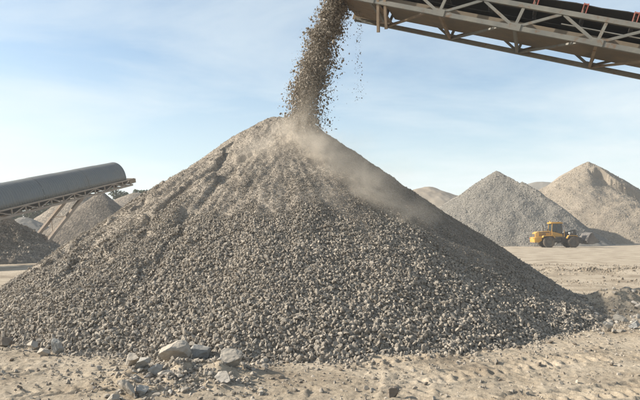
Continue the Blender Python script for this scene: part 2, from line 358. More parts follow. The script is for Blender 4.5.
def shape_set(name, n, seed, sub, mat, **k):
    c = bpy.data.collections.new(name)
    for i in range(n):
        c.objects.link(bpy.data.objects.new(name, stone_mesh(name, seed + i, sub, mat=mat, **k)))
    return c
SET_SAND = shape_set('sand_lumps', 8, 190, 2, M['sandlump'], cuts=8, rough=0.05)
SET_GREY = shape_set('chipping_shapes', 8, 180, 2, M['chipping'], cuts=8, rough=0.05)
SET_FALL = shape_set('falling_shapes', 14, 150, 2, M['falling'], cuts=9, rough=0.06)
SET_GRAVEL = shape_set('gravel_shapes', 14, 100, 3, M['gravel'], cuts=9, rough=0.05, cutk=(0.36, 0.70), flat=(0.6, 1.05))
def scatter(name, pts, scl, coll, nshape, parent=None, seed=1, grow=1.0):
    """tens of thousands of small stones: points carrying turn, size and shape number"""
    r = np.random.default_rng(seed); n = len(pts)
    me = bpy.data.meshes.new(name); me.vertices.add(n); me.vertices.foreach_set('co', np.asarray(pts, np.float32).ravel())
    a = me.attributes.new('turn', 'FLOAT_VECTOR', 'POINT'); a.data.foreach_set('vector', r.uniform(-math.pi, math.pi, (n, 3)).astype(np.float32).ravel())
    a = me.attributes.new('size', 'FLOAT_VECTOR', 'POINT'); a.data.foreach_set('vector', (np.asarray(scl, np.float32) * grow).ravel())
    a = me.attributes.new('shape', 'INT', 'POINT'); a.data.foreach_set('value', r.integers(0, nshape, n).astype(np.int32))
    me.update(); o = link(name, me, parent)
    g = bpy.data.node_groups.new(name, 'GeometryNodeTree'); g.interface.new_socket('Geometry', in_out='INPUT', socket_type='NodeSocketGeometry'); g.interface.new_socket('Geometry', in_out='OUTPUT', socket_type='NodeSocketGeometry')
    gi = g.nodes.new('NodeGroupInput'); go = g.nodes.new('NodeGroupOutput'); ip = g.nodes.new('GeometryNodeInstanceOnPoints'); ci = g.nodes.new('GeometryNodeCollectionInfo')
    ci.inputs['Collection'].default_value = coll; ci.inputs['Separate Children'].default_value = True; ci.inputs['Reset Children'].default_value = True
    def na(nm, ty):
        q = g.nodes.new('GeometryNodeInputNamedAttribute'); q.data_type = ty; q.inputs['Name'].default_value = nm; return [s for s in q.outputs if s.name == 'Attribute' and s.enabled][0]
    e2r = g.nodes.new('FunctionNodeEulerToRotation'); g.links.new(na('turn', 'FLOAT_VECTOR'), e2r.inputs[0])
    g.links.new(gi.outputs[0], ip.inputs['Points']); g.links.new(ci.outputs[0], ip.inputs['Instance']); ip.inputs['Pick Instance'].default_value = True
    g.links.new(na('shape', 'INT'), ip.inputs['Instance Index']); g.links.new(e2r.outputs[0], ip.inputs['Rotation']); g.links.new(na('size', 'FLOAT_VECTOR'), ip.inputs['Scale'])
    g.links.new(ip.outputs[0], go.inputs[0])
    md = o.modifiers.new('stones', 'NODES'); md.node_group = g
    return o

# ------------------------------------------------------------------ the big gravel pile
pile = empty('gravel_pile', (PC[0], PC[1], 0)); tag(pile, 'huge conical pile of grey-brown crushed stone under the falling stream', 'gravel pile')
nr, na_ = 300, 620
rr = np.concatenate([np.linspace(0.02, 1.2, 40), np.linspace(1.23, 9.7, nr - 40)]); aa = np.linspace(0, 2 * np.pi, na_, endpoint=False)
RR, AA = np.meshgrid(rr, aa, indexing='ij'); PX = PC[0] + RR * np.cos(AA); PY = PC[1] + RR * np.sin(AA); PZ = np.maximum(pile_h(PX, PY), -0.35)
mm = np_mesh('mound', np.stack([PX - PC[0], PY - PC[1], PZ - 0.022 * sstep(4.2, 2.0, PZ)], -1).reshape(-1, 3), grid_faces(nr, na_, True), M['mound'], True)
tag(link('mound', mm, pile), 'dusty fine material of the pile')

nc = 1300000
cr_ = 9.4 * np.sqrt(rng.uniform(0, 1, nc)); ca = rng.uniform(-math.pi, math.pi, nc); area_per = math.pi * 9.4 ** 2 / nc * 1.19
sx_, sy_ = PC[0] + cr_ * np.cos(ca), PC[1] + cr_ * np.sin(ca); e = 0.06; z0_ = pile_h(sx_, sy_, False)
nx_ = -(pile_h(sx_ + e, sy_, False) - z0_) / e; ny_ = -(pile_h(sx_, sy_ + e, False) - z0_) / e
nl = np.sqrt(nx_ ** 2 + ny_ ** 2 + 1); nx_, ny_, nz_ = nx_ / nl, ny_ / nl, 1 / nl
vx, vy, vz = -sx_, -sy_, CAMH - z0_; facing = (nx_ * vx + ny_ * vy + nz_ * vz) / np.sqrt(vx ** 2 + vy ** 2 + vz ** 2)
sel = (facing > -0.25) & (z0_ > -0.25) & (sx_ > -8.6)
cr_, sx_, sy_, nx_, ny_, nz_ = (q[sel] for q in (cr_, sx_, sy_, nx_, ny_, nz_)); nc = len(sx_); sz_ = pile_h(sx_, sy_); gh = ground_h(sx_, sy_)
tt = np.clip(sz_ / PH, 0, 1); phs = np.arctan2(sy_ - PC[1], sx_ - PC[0])
streak = fbm(phs * 7.0, cr_ * 0.18, 1.0, 4, 40.0)                                       # bands of fine stuff running downhill
patchy = fbm(sx_, sy_, 0.7, 4, 71.0)
leftside = sstep(-0.25, -0.85, np.cos(phs)); rightside = sstep(-0.95, -0.7, phs) * sstep(2.2, 1.6, np.abs(phs)) * sstep(0.12, 0.26, tt)
lobe_in = sstep(0.0, 0.6, 2.45 - 0.31 * np.maximum(sx_ - 0.5, 0) - sz_) * sstep(-0.4, 0.8, sx_)                 # the apron stays coarse
fine = np.clip(sstep(0.28, 0.62, tt + 0.10 * streak + 0.17 * patchy) * (1 - 0.6 * lobe_in) + leftside * 0.95 * sstep(-0.25, 0.1, streak) + rightside * 0.85 + 0.25 * sstep(0.2, 0.5, patchy), 0, 1)
base = (0.0205 * (1 - tt) ** 1.5 + 0.0098) * (1 - 0.5 * fine)                            # half-size of a stone
base = np.maximum(base, 0.0068); size = base * np.exp(rng.normal(0, 0.33, nc)).clip(0.4, 1.7); cover = 1.55 - 1.36 * fine
prob = cover * area_per / (2.6 * base ** 2)
keep = (rng.uniform(0, 1, nc) < prob) & (sz_ > gh - 0.02)
lift = rng.uniform(-0.55, 0.75, nc) * size
P = np.stack([sx_ + nx_ * lift - PC[0], sy_ + ny_ * lift - PC[1], sz_ + nz_ * lift], -1)[keep]; sz = size[keep]
sc3 = sz[:, None] * rng.uniform(0.8, 1.25, (len(sz), 3))
g_o = scatter('gravel', P, sc3, SET_GRAVEL, 14, pile, 5, 1.22); tag(g_o, 'grey crushed stones covering the pile', kind='stuff')
print('pile stones', len(P), 'max prob', prob.max())

STONES = [stone_mesh('stone', 300 + i, 3, cuts=9, cutk=(0.38, 0.70), rough=0.05, mat=M['gravel']) for i in range(10)]
k = 0
while k < 240:                                                                            # the largest stones, rolled to the toe of the pile
    px, py = random.uniform(-15, 600), random.uniform(318, 372); g0 = ground_at(px, py)
    z = float(pile_h(g0.x, g0.y)); gz = float(ground_h(g0.x, g0.y))
    if not (gz + 0.0 < z < gz + 0.75) or random.random() > 0.5 + 0.5 * (z - gz < 0.35): continue
    s = random.uniform(0.034, 0.05)
    o = link('stone', random.choice(STONES), pile, (g0.x - PC[0], g0.y - PC[1], z + s * 0.25), [random.uniform(0, 6.28) for _ in range(3)]); o.scale = (s * random.uniform(0.9, 1.3), s, s * random.uniform(0.8, 1.1)); k += 1

# ------------------------------------------------------------------ boulders and loose rocks in front
def boulder(name, seed, px, py, w, h, mat, label, cat='boulder', group=None, rz=None, d=None, sink=0.10, cuts=9, tilt=(0, 0)):
    """w x h in photo pixels; py is the row where it meets the ground"""
    g0 = ground_at(px, py); m_px = g0.y / F * 1.05; sw, sh = w * m_px, h * m_px
    me = stone_mesh(name, seed, 5, (0.95, 1.2), cuts + 4, 0.10, mat, cutk=(0.42, 0.74))
    rot = Euler((tilt[0], tilt[1], random.uniform(0, 6.28) if rz is None else rz)).to_matrix()
    co = np.array([rot @ v.co for v in me.vertices]); lo, hi = co.min(0), co.max(0)
    dep = d * m_px if d else sw * 0.8
    co = (co - (lo + hi) / 2) / (hi - lo) * np.array([sw, dep, sh * 1.1]); co[:, 2] += sh * 0.55
    me.vertices.foreach_set('co', co.astype(np.float32).ravel()); me.update()
    yy = g0.y + dep * 0.3; zb = np.mean([float(ground_h(g0.x + a, yy + b)) for a in (-sw / 3, 0, sw / 3) for b in (-dep / 3, 0, dep / 3)])
    pz = float(pile_h(g0.x, yy)); zb = max(zb, pz - 0.03)
    o = link(name, me, None, (g0.x, yy, zb - sh * sink)); tag(o, label, cat, group); return o
boulder('boulder', 21, 173, 367, 29, 22, M['boulder'], 'largest pale grey-brown boulder with a bulging rounded face in the rubble heap', rz=0.4)
boulder('boulder', 22, 196, 362, 25, 17, M['blue_rock'], 'blue-grey angular boulder half buried in gravel behind the largest boulder', rz=1.2)
boulder('boulder', 23, 131, 366, 16, 13, M['boulder'], 'small round-shouldered boulder alone at the toe of the gravel pile', rz=2.0)
boulder('boulder', 24, 230, 379, 22, 17, M['boulder'], 'smooth dome-topped boulder casting a dark shadow at the edge of the rubble heap', rz=0.1, cuts=6)
boulder('boulder', 25, 141, 381, 17, 12, M['blue_rock'], 'pale grey wedge-shaped boulder leaning in the rubble heap', rz=3.0, tilt=(0.2, 0.5))
boulder('boulder', 26, 155, 381, 14, 10, M['blue_rock'], 'blue-grey blocky rock beside the wedge-shaped boulder', rz=0.9)
boulder('boulder', 27, 126, 398, 19, 16, M['boulder'], 'upright pale angular boulder at the end of the rubble heap', rz=2.6, tilt=(0.2, -0.5))
boulder('boulder', 28, 222, 390, 16, 11, M['pale_rock'], 'pale flat-topped rock in front of the dome-topped boulder', rz=1.9)
boulder('flat_rock', 29, 166, 384, 17, 6, M['pale_rock'], 'thin pale rock slab lying flat below the largest boulder', 'flat rock', rz=0.2, d=9)
boulder('flat_rock', 30, 57, 355, 12, 15, M['blue_rock'], 'tall blue-grey rock slab standing tilted at the toe of the pile', 'flat rock', rz=0.3, d=7, tilt=(0, 0.6))
boulder('boulder', 31, 43, 357, 13, 7, M['boulder'], 'low oblong rock lying beside the tilted blue-grey slab', rz=0.0)
boulder('boulder', 32, 31, 351, 12, 8, M['boulder'], 'weathered slanted rock lying between the pile toe and the bare dirt', rz=0.6, tilt=(0.3, 0.3))
boulder('boulder', 33, 2, 349, 14, 10, M['clod'], 'dark brown rock half sunk at the end of the pile toe', rz=0.6)
boulder('boulder', 34, 141, 397, 13, 9, M['blue_rock'], 'small blue-grey rock next to the upright pale boulder', rz=1.6)
boulder('boulder', 35, 112, 402, 13, 8, M['boulder'], 'squat pale rock at the foot of the upright pale boulder', rz=2.2)
boulder('clod', 36, 393, 397, 13, 11, M['clod'], 'dark brown round dirt clod beside the wheel tracks', 'clod', rz=0.5, cuts=5)
boulder('flat_rock', 37, 608, 331, 12, 10, M['pale_rock'], 'pale upright rock slab stuck in the dirt berm', 'flat rock', rz=0.5, d=6, tilt=(0, 0.4))
boulder('flat_rock', 38, 622, 321, 15, 7, M['pale_rock'], 'broad whitish rock slab lying on the dirt berm', 'flat rock', rz=0.2, d=9, tilt=(0.3, 0.1))
boulder('flat_rock', 39, 636, 329, 13, 8, M['blue_rock'], 'flat bluish rock slab at the low side of the dirt berm', 'flat rock', rz=1.1, d=9)
STONE2 = {kk: [stone_mesh('loose_stone', 400 + i, 3, cuts=9, cutk=(0.38, 0.70), rough=0.06, mat=M[kk]) for i in range(6)] for kk in ('boulder', 'pale_rock', 'clod', 'gravel')}
TONE = {'boulder': 'grey-brown', 'pale_rock': 'pale', 'clod': 'dark', 'gravel': 'grey'}
def nearest(px, py, anchors): return min(anchors, key=lambda a: math.hypot(px - a[0], 2 * (py - a[1])))[2]
def loose(px, py, w, kind, noun, anchors, group):
    g0 = ground_at(px, py); s = w * g0.y / F / 2
    z = max(float(ground_h(g0.x, g0.y)), float(pile_h(g0.x, g0.y)))
    o = link('loose_stone', random.choice(STONE2[kind]), None, (g0.x, g0.y, z + s * 0.35), (random.uniform(-.5, .5), random.uniform(-.5, .5), random.uniform(0, 6.28)))
    o.scale = (s * 1.05, s * random.uniform(0.8, 1.1), s * random.uniform(0.75, 1.0))
    sz = 'large' if w > 7 else 'small'
    tag(o, f'{sz} {TONE[kind]} {noun} {nearest(px, py, anchors)}', 'stone', group)
DIRT = [(12, 362, 'on bare dirt near the dark brown sunken rock'), (45, 368, 'on bare dirt below the tilted blue-grey slab'), (85, 370, 'on bare dirt beside the rubble heap'), (320, 378, 'on bare dirt between the rubble heap and the wheel tracks'), (430, 385, 'among the wheel tracks'), (480, 356, 'on bare dirt between the pile toe and the wheel tracks'), (545, 350, 'on bare dirt near the corner of the pile toe'), (600, 358, 'on bare dirt below the dirt berm')]
for px, py, w in ((551, 343, 7.2), (539, 364, 7.5), (519, 349, 6), (468, 360, 6.5), (486, 352, 7.2), (12, 362, 8), (37, 372, 6), (60, 375, 4), (73, 362, 4), (68, 374, 4), (300, 384, 5), (340, 372, 5), (425, 385, 6), (590, 352, 5), (612, 366, 6), (500, 378, 4), (455, 372, 5), (575, 345, 6), (92, 366, 5), (20, 388, 6)):
    loose(px, py, w, 'clod', 'stone lying', DIRT, 'dark stones strewn on the bare dirt')
HEAPA = [(173, 365, 'against the largest boulder'), (196, 362, 'below the half-buried blue-grey boulder'), (230, 379, 'beside the dome-topped boulder'), (141, 381, 'beside the wedge-shaped boulder'), (126, 396, 'beside the upright pale boulder'), (222, 391, 'beside the flat-topped pale rock'), (166, 385, 'around the thin pale slab'), (190, 388, 'in the open middle of the rubble heap')]
nrub = 0
while nrub < 96:
    px = 180 + random.gauss(0, 0.42) * 120; py = 383 + random.gauss(0, 0.34) * 42
    if py < 360 or py > 402 or px < 95 or px > 270: continue
    nrub += 1; loose(px, py, random.choice((random.uniform(4.5, 7), random.uniform(7.2, 10.5))), random.choice(('boulder', 'pale_rock', 'gravel', 'boulder')), 'broken stone lying', HEAPA, 'broken stones of the rubble heap')
BERMA = [(608, 330, 'around the upright slab on the berm'), (622, 320, 'around the broad whitish slab on the berm'), (636, 328, 'around the flat bluish slab on the berm'), (592, 318, 'between the berm and the pile toe'), (635, 305, 'on the crest of the berm')]
for i in range(44):
    px = random.uniform(585, 645); py = random.uniform(303, 336)
    loose(px, py, random.uniform(4.0, 8.5), random.choice(('pale_rock', 'boulder', 'pale_rock')), 'broken stone lying', BERMA, 'pale stones on the berm')
for px, py in ((626, 273), (634, 274), (612, 276), (604, 278), (640, 272), (618, 277)):
    loose(px, py, random.uniform(2.5, 4.5), 'clod', 'clod lying', [(0, 0, 'on the low windrow of dirt behind the berm')], 'clods on the windrow')

# pebbles nobody could count: toe of the pile, rubble heap, berm, bare dirt
npb = 220000; qx = rng.uniform(-9, 12, npb); qy = rng.uniform(6.2, 20, npb)
ph_ = pile_h(qx, qy); g_ = ground_h(qx, qy); dist_toe = np.clip((g_ - ph_) / 0.6, 0, 5)
dens = 0.75 * np.exp(-dist_toe * 4.5) + 0.06 + 1.6 * np.exp(-((qx - HEAP.x) / 0.95) ** 2 - ((qy - HEAP.y) / 0.7) ** 2) + 0.55 * np.exp(-((qx - BERM[0] + 0.2) / 1.5) ** 2 - ((qy - BERM[1] + 0.6) / 1.1) ** 2)
dens *= 0.4 + 1.2 * sstep(-0.2, 0.5, fbm(qx, qy, 0.9, 3, 77.0))
kp = (rng.uniform(0, 1, npb) < dens) & (ph_ < g_ + 0.03)
pts = np.stack([qx, qy, g_ + 0.004], -1)[kp]; ps = (np.exp(rng.normal(math.log(0.017), 0.55, kp.sum())) * (1 + 0.7 * np.exp(-dist_toe[kp] * 3.0) + 0.5 * np.exp(-((pts[:, 0] - HEAP.x) / 0.9) ** 2 - ((pts[:, 1] - HEAP.y) / 0.6) ** 2))).clip(0.006, 0.05)
peb = scatter('pebbles', pts, ps[:, None] * rng.uniform(0.8, 1.2, (len(ps), 3)), SET_GRAVEL, 14, None, 9)
tag(peb, 'loose pebbles strewn over the dirt, rubble heap and berm', 'pebbles', kind='stuff'); print('pebbles', len(pts))

nw = 9000; wx = rng.uniform(6, 24, nw); wyy = 27.5 + 1.1 * np.sin(wx * 0.14) + rng.normal(0, 0.55, nw); ext = rng.uniform(0, 1, nw) < 0.35
wyy = np.where(ext, wyy + rng.choice([-5.5, 6.5], nw) + rng.normal(0, 0.5, nw), wyy); wk = rng.uniform(0, 1, nw) < 0.35 + 0.65 * sstep(-0.1, 0.35, fbm(wx, wyy, 0.5, 3, 90.0))
wx, wyy = wx[wk], wyy[wk]; wp = np.stack([wx, wyy, ground_h(wx, wyy) + 0.01], -1); ws = np.exp(rng.normal(math.log(0.024), 0.5, len(wx))).clip(0.01, 0.08)
tag(scatter('dirt_rubble', wp, ws[:, None] * rng.uniform(0.8, 1.2, (len(wx), 3)), SET_SAND, 8, None, 33), 'rough brown clods strewn along the low windrow across the yard', 'rubble', kind='stuff')

# ------------------------------------------------------------------ far stockpiles
def cone_pile(name, cx, cy, h, slope, mat, label, seed, amp=0.25, group=None, shape=None, nr=90, na=220, tip=0.6):
    r0 = h / slope * 1.12; r = np.linspace(0.02, r0, nr); a = np.linspace(0, 2 * np.pi, na, endpoint=False); RR, AA = np.meshgrid(r, a, indexing='ij')
    x, y = RR * np.cos(AA), RR * np.sin(AA); wob = 1 + 0.04 * np.sin(3 * AA + seed) + 0.025 * np.sin(5 * AA + 2 * seed)
    z = h - slope * wob * (np.sqrt(RR ** 2 + tip ** 2) - tip)
    z = z + amp * fbm(x, y, 1.8 / h * 2, 4, seed * 3.1) + amp * 0.22 * fbm(AA * 8, RR / h * 1.2, 1.0, 4, seed * 7.7) * sstep(0.35, 1.1, RR / h)
    if shape: z = shape(x, y, RR, np.angle(np.exp(1j * AA)), z)
    z = np.maximum(z, -0.5)
    o = link(name, np_mesh(name, np.stack([x, y, z], -1).reshape(-1, 3), grid_faces(nr, na, True), mat, True), None, (cx, cy, 0)); tag(o, label, 'stockpile', group); return o
def px_pile(px, py, base_row, slope):
    """apex pixel + row of the front toe -> centre and height"""
    yf = CAMH * F / (base_row - HY); k_ = (HY - py) / F; D = (yf + CAMH / slope) / (1 - k_ / slope); return (px - CX) / F * D, D, CAMH + k_ * D
def grey_shape(x, y, r, a, z):
    # a second ridge dropping to the right-front and a dark slip near the top
    rid = z + 0.0; d = np.abs(np.angle(np.exp(1j * (a + 0.95)))); rid = rid + 0.9 * np.exp(-(d / 0.16) ** 2) * sstep(1.5, 5, r) * sstep(17, 9, r)
    sl = (np.abs(np.angle(np.exp(1j * (a + 0.75)))) < 0.28) & (r < 4.5); return np.where(sl, rid - 0.35, rid)
x, y, h = px_pile(497, 171, 246.5, 0.70)
grey_cone = cone_pile('stone_stockpile', x, y, h, 0.70, M['grey_pile'], 'tall grey cone of stone chippings behind the wheel loader', 1.7, 0.28, shape=grey_shape, nr=150, na=360, tip=0.3)
def sand_shape(x, y, r, a, z):
    edge = 3.2 + 7.5 * sstep(-1.45, -0.25, a) + 1.5 * fbm(x, y, 0.35, 4, 8.0)
    z = z - 1.7 * sstep(edge - 0.35, edge + 0.35, r) * sstep(edge + 15, edge + 3, r) * sstep(-2.0, -1.5, a) * sstep(0.35, -0.05, a)
    return z - 0.5 * np.exp(-(np.angle(np.exp(1j * (a + 1.75))) / 0.3) ** 2) * sstep(1, 6, r)
x, y, h = px_pile(587, 161, 244.3, 0.655)
sand_cone = cone_pile('sand_stockpile', x, y, h, 0.655, M['sand_pile'], 'tallest tan sand cone with a crumbling slip below its peak', 3.3, 0.38, shape=sand_shape, nr=170, na=420, tip=0.25)
def low_pile(name, px, py, Yd, slope, mat, label, seed, amp=0.2, **k):
    p = at(px, py, Yd); return cone_pile(name, p.x, p.y, p.z, slope, mat, label, seed, amp * 0.45, **k)
low_pile('stone_stockpile', 541, 182, 185, 0.42, M['grey_pile'], 'low rounded grey pile peeking out between the grey cone and the sand cone', 2.2, 0.4, tip=5.0)
low_pile('sand_stockpile', 657, 231.5, 96, 0.45, M['sand_pile'], 'small pale sand heap beside the tallest sand cone', 4.1, 0.1)
low_pile('sand_stockpile', 426, 187, 150, 0.40, M['sand_pile'], 'far tan sand pile showing between the big gravel pile and the grey cone', 5.5, 0.5, tip=2.0)
low_pile('sand_stockpile', 452, 199, 165, 0.34, M['brown_pile'], 'far low brown pile topped by distant bushes', 6.1, 0.4, tip=8.0)
low_pile('earth_stockpile', 101, 191, 78, 0.80, M['dark_earth'], 'sharp brown earth cone standing under the tip of the covered conveyor', 7.3, 0.22, tip=0.1)
low_pile('earth_stockpile', 82, 190, 92, 0.78, M['brown_pile'], 'brown earth cone standing behind the sharp brown cone', 8.2, 0.25, tip=1.0)
low_pile('earth_stockpile', 137, 193, 100, 0.5, M['brown_pile'], 'brown earth pile emerging behind the shoulder of the big gravel pile', 9.4, 0.25, tip=1.5)
low_pile('stone_stockpile', 24, 217, 84, 0.5, M['grey_pile'], 'small pale grey pile seen under the covered conveyor', 10.1, 0.15)
p = at(-16, 209, 41)
dp = cone_pile('gravel_stockpile', p.x, p.y, p.z, 0.60, M['brown_pile'], 'dark gravel pile strewn with stones under the covered conveyor', 11.6, 0.14, nr=110, na=260)
def strew(pile_ob, nr, na, n, half, coll, nsh, label, seed, a0=-math.pi, a1=0.5):
    """stones over the side of a far pile that shows"""
    dv = np.empty(nr * na * 3, np.float32); pile_ob.data.vertices.foreach_get('co', dv); dv = dv.reshape(nr, na, 3); r_ = np.random.default_rng(seed)
    fi = np.sqrt(r_.uniform(0, 1, n)) * (nr - 2) * 0.93; fj = (r_.uniform(a0, a1, n) % (2 * math.pi)) / (2 * math.pi) * na; i0 = fi.astype(int); j0 = fj.astype(int) % na; j1 = (j0 + 1) % na
    u = (fi - i0)[:, None]; v = (fj - np.floor(fj))[:, None]; q = (dv[i0, j0] * (1 - u) + dv[i0 + 1, j0] * u) * (1 - v) + (dv[i0, j1] * (1 - u) + dv[i0 + 1, j1] * u) * v
    sz_ = half * np.exp(r_.normal(0, 0.38, n)); tag(scatter('gravel', q, sz_[:, None] * r_.uniform(0.8, 1.2, (n, 3)), coll, nsh, pile_ob, seed), label, kind='stuff')
strew(dp, 110, 260, 14000, 0.042, SET_GRAVEL, 14, 'stones covering the dark pile', 15)
strew(sand_cone, 170, 420, 36000, 0.055, SET_SAND, 8, 'sandy lumps covering the cone', 17, -math.pi - 0.1, 0.1)
strew(grey_cone, 150, 360, 60000, 0.05, SET_GREY, 8, 'grey chippings covering the cone', 16, -math.pi - 0.1, 0.1)

# ------------------------------------------------------------------ trees beyond the yard
def tree(name, px, py, Yd, wid, label, seed, nleaf=1500, bush=False):
    top = at(px, py, Yd); hgt = top.z; r = random.Random(seed); t = empty(name, (top.x, top.y, 0)); tag(t, label, 'bush' if bush else 'tree', 'trees and bushes beyond the yard')
    tk = MB(); th = hgt * (0.25 if bush else 0.42); tk.tube((0, 0, -0.2), (0.1, 0, th), hgt * 0.03, hgt * 0.02, 8)
    for i in range(6):
        a = r.uniform(0, 6.28); tk.tube((0.08, 0, th * r.uniform(0.7, 1.0)), (math.cos(a) * wid * 0.3, math.sin(a) * wid * 0.3, hgt * r.uniform(0.6, 0.85)), hgt * 0.014, hgt * 0.004, 6)
    tk.build('trunk', M['bark'], t)
    cl = [(Vector((r.gauss(0, wid * 0.21), r.gauss(0, wid * 0.21), hgt * r.uniform(0.32 if not bush else 0.12, 0.93))), wid * r.uniform(0.10, 0.22)) for _ in range(26)]
    vs, fs = [], []
    for i in range(nleaf):
        c, cr2 = r.choice(cl); d = Vector((r.gauss(0, 1), r.gauss(0, 1), r.gauss(0, 1))).normalized(); p_ = c + d * cr2 * r.uniform(0.45, 1.0) ** 0.6
        p_.z = min(max(p_.z, 0.3), hgt); nrm = (d + Vector((r.gauss(0, .5), r.gauss(0, .5), r.gauss(0, .5)))).normalized(); a = nrm.orthogonal().normalized(); b = nrm.cross(a); s = r.uniform(0.10, 0.24) * (hgt / 8) * (1.7 if bush else 1.2); bi = len(vs)
        vs += [p_ + a * s, p_ + b * s * 0.6, p_ - a * s, p_ - b * s * 0.6]; fs.append((bi, bi + 1, bi + 2, bi + 3))
    link('crown', np_mesh('crown', np.array([tuple(v) for v in vs]), fs, M['leaf']), t)
tree('tree', 117, 187, 118, 5.5, 'rounded olive-green tree just beyond the tip of the covered conveyor', 1)
tree('tree', 127, 191, 122, 4.5, 'smaller green tree beside the rounded tree by the covered conveyor', 2)
tree('tree', 143, 187, 112, 4.0, 'dark green tree top above the shoulder of the big gravel pile', 3)
for i, (px, py, w, lb) in enumerate(((66, 198, 6, 'bush showing through the truss of the covered conveyor next to the slanted legs'), (53, 200, 7, 'wide green bush behind the slanted legs of the covered conveyor'), (38, 204, 7, 'green bush behind the small pale grey pile'), (21, 208, 7, 'low green bush behind the dark gravel pile'), (5, 211, 7, 'green bush at the end of the hedge behind the dark gravel pile'))):
    tree('bush', px, py, 106, w, lb, 10 + i, 2600, True)
for i, (px, py, w, lb) in enumerate(((446, 196, 5, 'small dark bush on top of the far low brown pile'), (455, 195, 6, 'larger dark bush on top of the far low brown pile'), (463, 197, 4, 'dark bush beside the slope of the grey cone'))):
    tree('bush', px, py, 172, w, lb, 20 + i, 900, True)

# ------------------------------------------------------------------ frame of reference along a conveyor
class Along:
    def __init__(s, p0, az, el):
        s.p = Vector(p0); h = Vector((math.sin(az), math.cos(az), 0)); s.u = (h * math.cos(el) + Vector((0, 0, math.sin(el)))).normalized()
        s.v = Vector((-h.y, h.x, 0)) * (-1 if az > 0 else 1); s.h = h
        s.v = Vector((h.y, -h.x, 0)); s.w = s.v.cross(s.u)
        if s.w.z < 0: s.w = -s.w
    def __call__(s, t, v, w): return s.p + s.u * t + s.v * v + s.w * w

# ------------------------------------------------------------------ main stacker conveyor over the pile
A = Along((0.62, 15.6, 8.12), R(-70), R(17.5)); TD, TW, PL = 0.54, 2.02, 1.85; TEND = 25.0
conv = empty('conveyor', A(-TEND, 1, -0.4)); conv.location.z = 0; inv = Matrix.Translation(-conv.location)
tag(conv, 'long steel truss belt conveyor rising over the big gravel pile', 'conveyor')
def part(name, mb, mat, parent=conv, bevel=0.0, smooth=False): return mb.build(name, mat, parent, bevel, smooth, mtx=inv)
def T(t): return -t                                                   # t measured downhill from the head
for v in (0, TW):
    part('bottom_chord', MB().bar(A(T(-0.32), v, 0), A(T(TEND), v, 0), 0.09, 0.115, A.w), M['steel'], bevel=0.006)
    part('top_chord', MB().bar(A(T(0.1), v, TD), A(T(TEND), v, TD), 0.09, 0.115, A.w), M['steel'], bevel=0.006)
n0 = 0.73; nodes = [n0 + i * PL for i in range(13)]
for v in (0, TW):
    for i, tn in enumerate(nodes):
        part('post', MB().bar(A(T(tn), v, 0.05), A(T(tn + 0.06), v, TD - 0.05), 0.055, 0.07, A.u), M['steel'])
        part('diagonal_brace', MB().bar(A(T(tn + 0.07), v, 0.05), A(T(tn + PL * 0.5), v, TD - 0.05), 0.05, 0.062, A.w), M['steel'])
        part('diagonal_brace', MB().bar(A(T(tn + PL * 0.5 + 0.06), v, TD - 0.05), A(T(tn + PL - 0.07), v, 0.05), 0.05, 0.062, A.w), M['steel'])
        part('gusset_plate', MB().bar(A(T(tn - 0.13), v - 0.052, 0.02), A(T(tn + 0.13), v - 0.052, 0.02), 0.012, 0.17, A.w), M['steel'])
for i, tn in enumerate(nodes):
    part('cross_strut', MB().bar(A(T(tn), 0.046, -0.01), A(T(tn), TW - 0.046, -0.01), 0.07, 0.07, A.w), M['rusty' if i % 2 else 'steel'])
    part('lateral_brace', MB().bar(A(T(tn + 0.05), TW - 0.06, -0.012), A(T(tn + PL * 0.82), 0.06, -0.012), 0.05, 0.05, A.w), M['rusty' if i % 3 == 0 else 'steel'])
    part('top_strut', MB().bar(A(T(tn), 0.046, TD + 0.01), A(T(tn), TW - 0.046, TD + 0.01), 0.06, 0.05, A.w), M['dark'])
# return pan below, the belt in its trough above
part('return_pan', MB().bar(A(T(0.95), TW * 0.5, 0.15), A(T(TEND - .5), TW * 0.5, 0.15), TW - 0.52, 0.012, A.w), M['pan'])
part('pan_lip', MB().bar(A(T(0.95), 0.26, 0.19), A(T(TEND - .5), 0.26, 0.19), 0.012, 0.09, A.w), M['pan']); part('pan_lip', MB().bar(A(T(0.95), TW - 0.26, 0.19), A(T(TEND - .5), TW - 0.26, 0.19), 0.012, 0.09, A.w), M['pan'])
belt = MB(); bp = [(0.20, 0.86), (0.62, 0.64), (TW - 0.62, 0.64), (TW - 0.20, 0.86)]; bp = bp + [(v, w + 0.022) for v, w in bp[::-1]]
def belt_part(name, prof, t0, t1, mat, n=26, sag=0.022):
    mb = MB(); k_ = len(prof); vs = []; fs = []
    for i in range(n * 2 + 1):
        t = t0 + (t1 - t0) * i / (n * 2); sg = sag * (1 if i % 2 else 0)
        vs += [A(T(t), v, w - sg) for v, w in prof]
        if i: b = (i - 1) * k_; fs += [(b + j, b + (j + 1) % k_, b + k_ + (j + 1) % k_, b + k_ + j) for j in range(k_)]
    fs += [tuple(range(k_)), tuple(range(n * 2 * k_, n * 2 * k_ + k_))]; mb.add(vs, fs); return part(name, mb, mat)
belt_part('belt', bp, -0.05, TEND - 0.3, M['belt'], 22)
part('return_belt', MB().bar(A(T(0.1), TW * 0.5, 0.335), A(T(TEND - .3), TW * 0.5, 0.335), TW - 0.5, 0.02, A.w), M['belt'])
load = MB(); lv = []; lf = []; nlong = 160
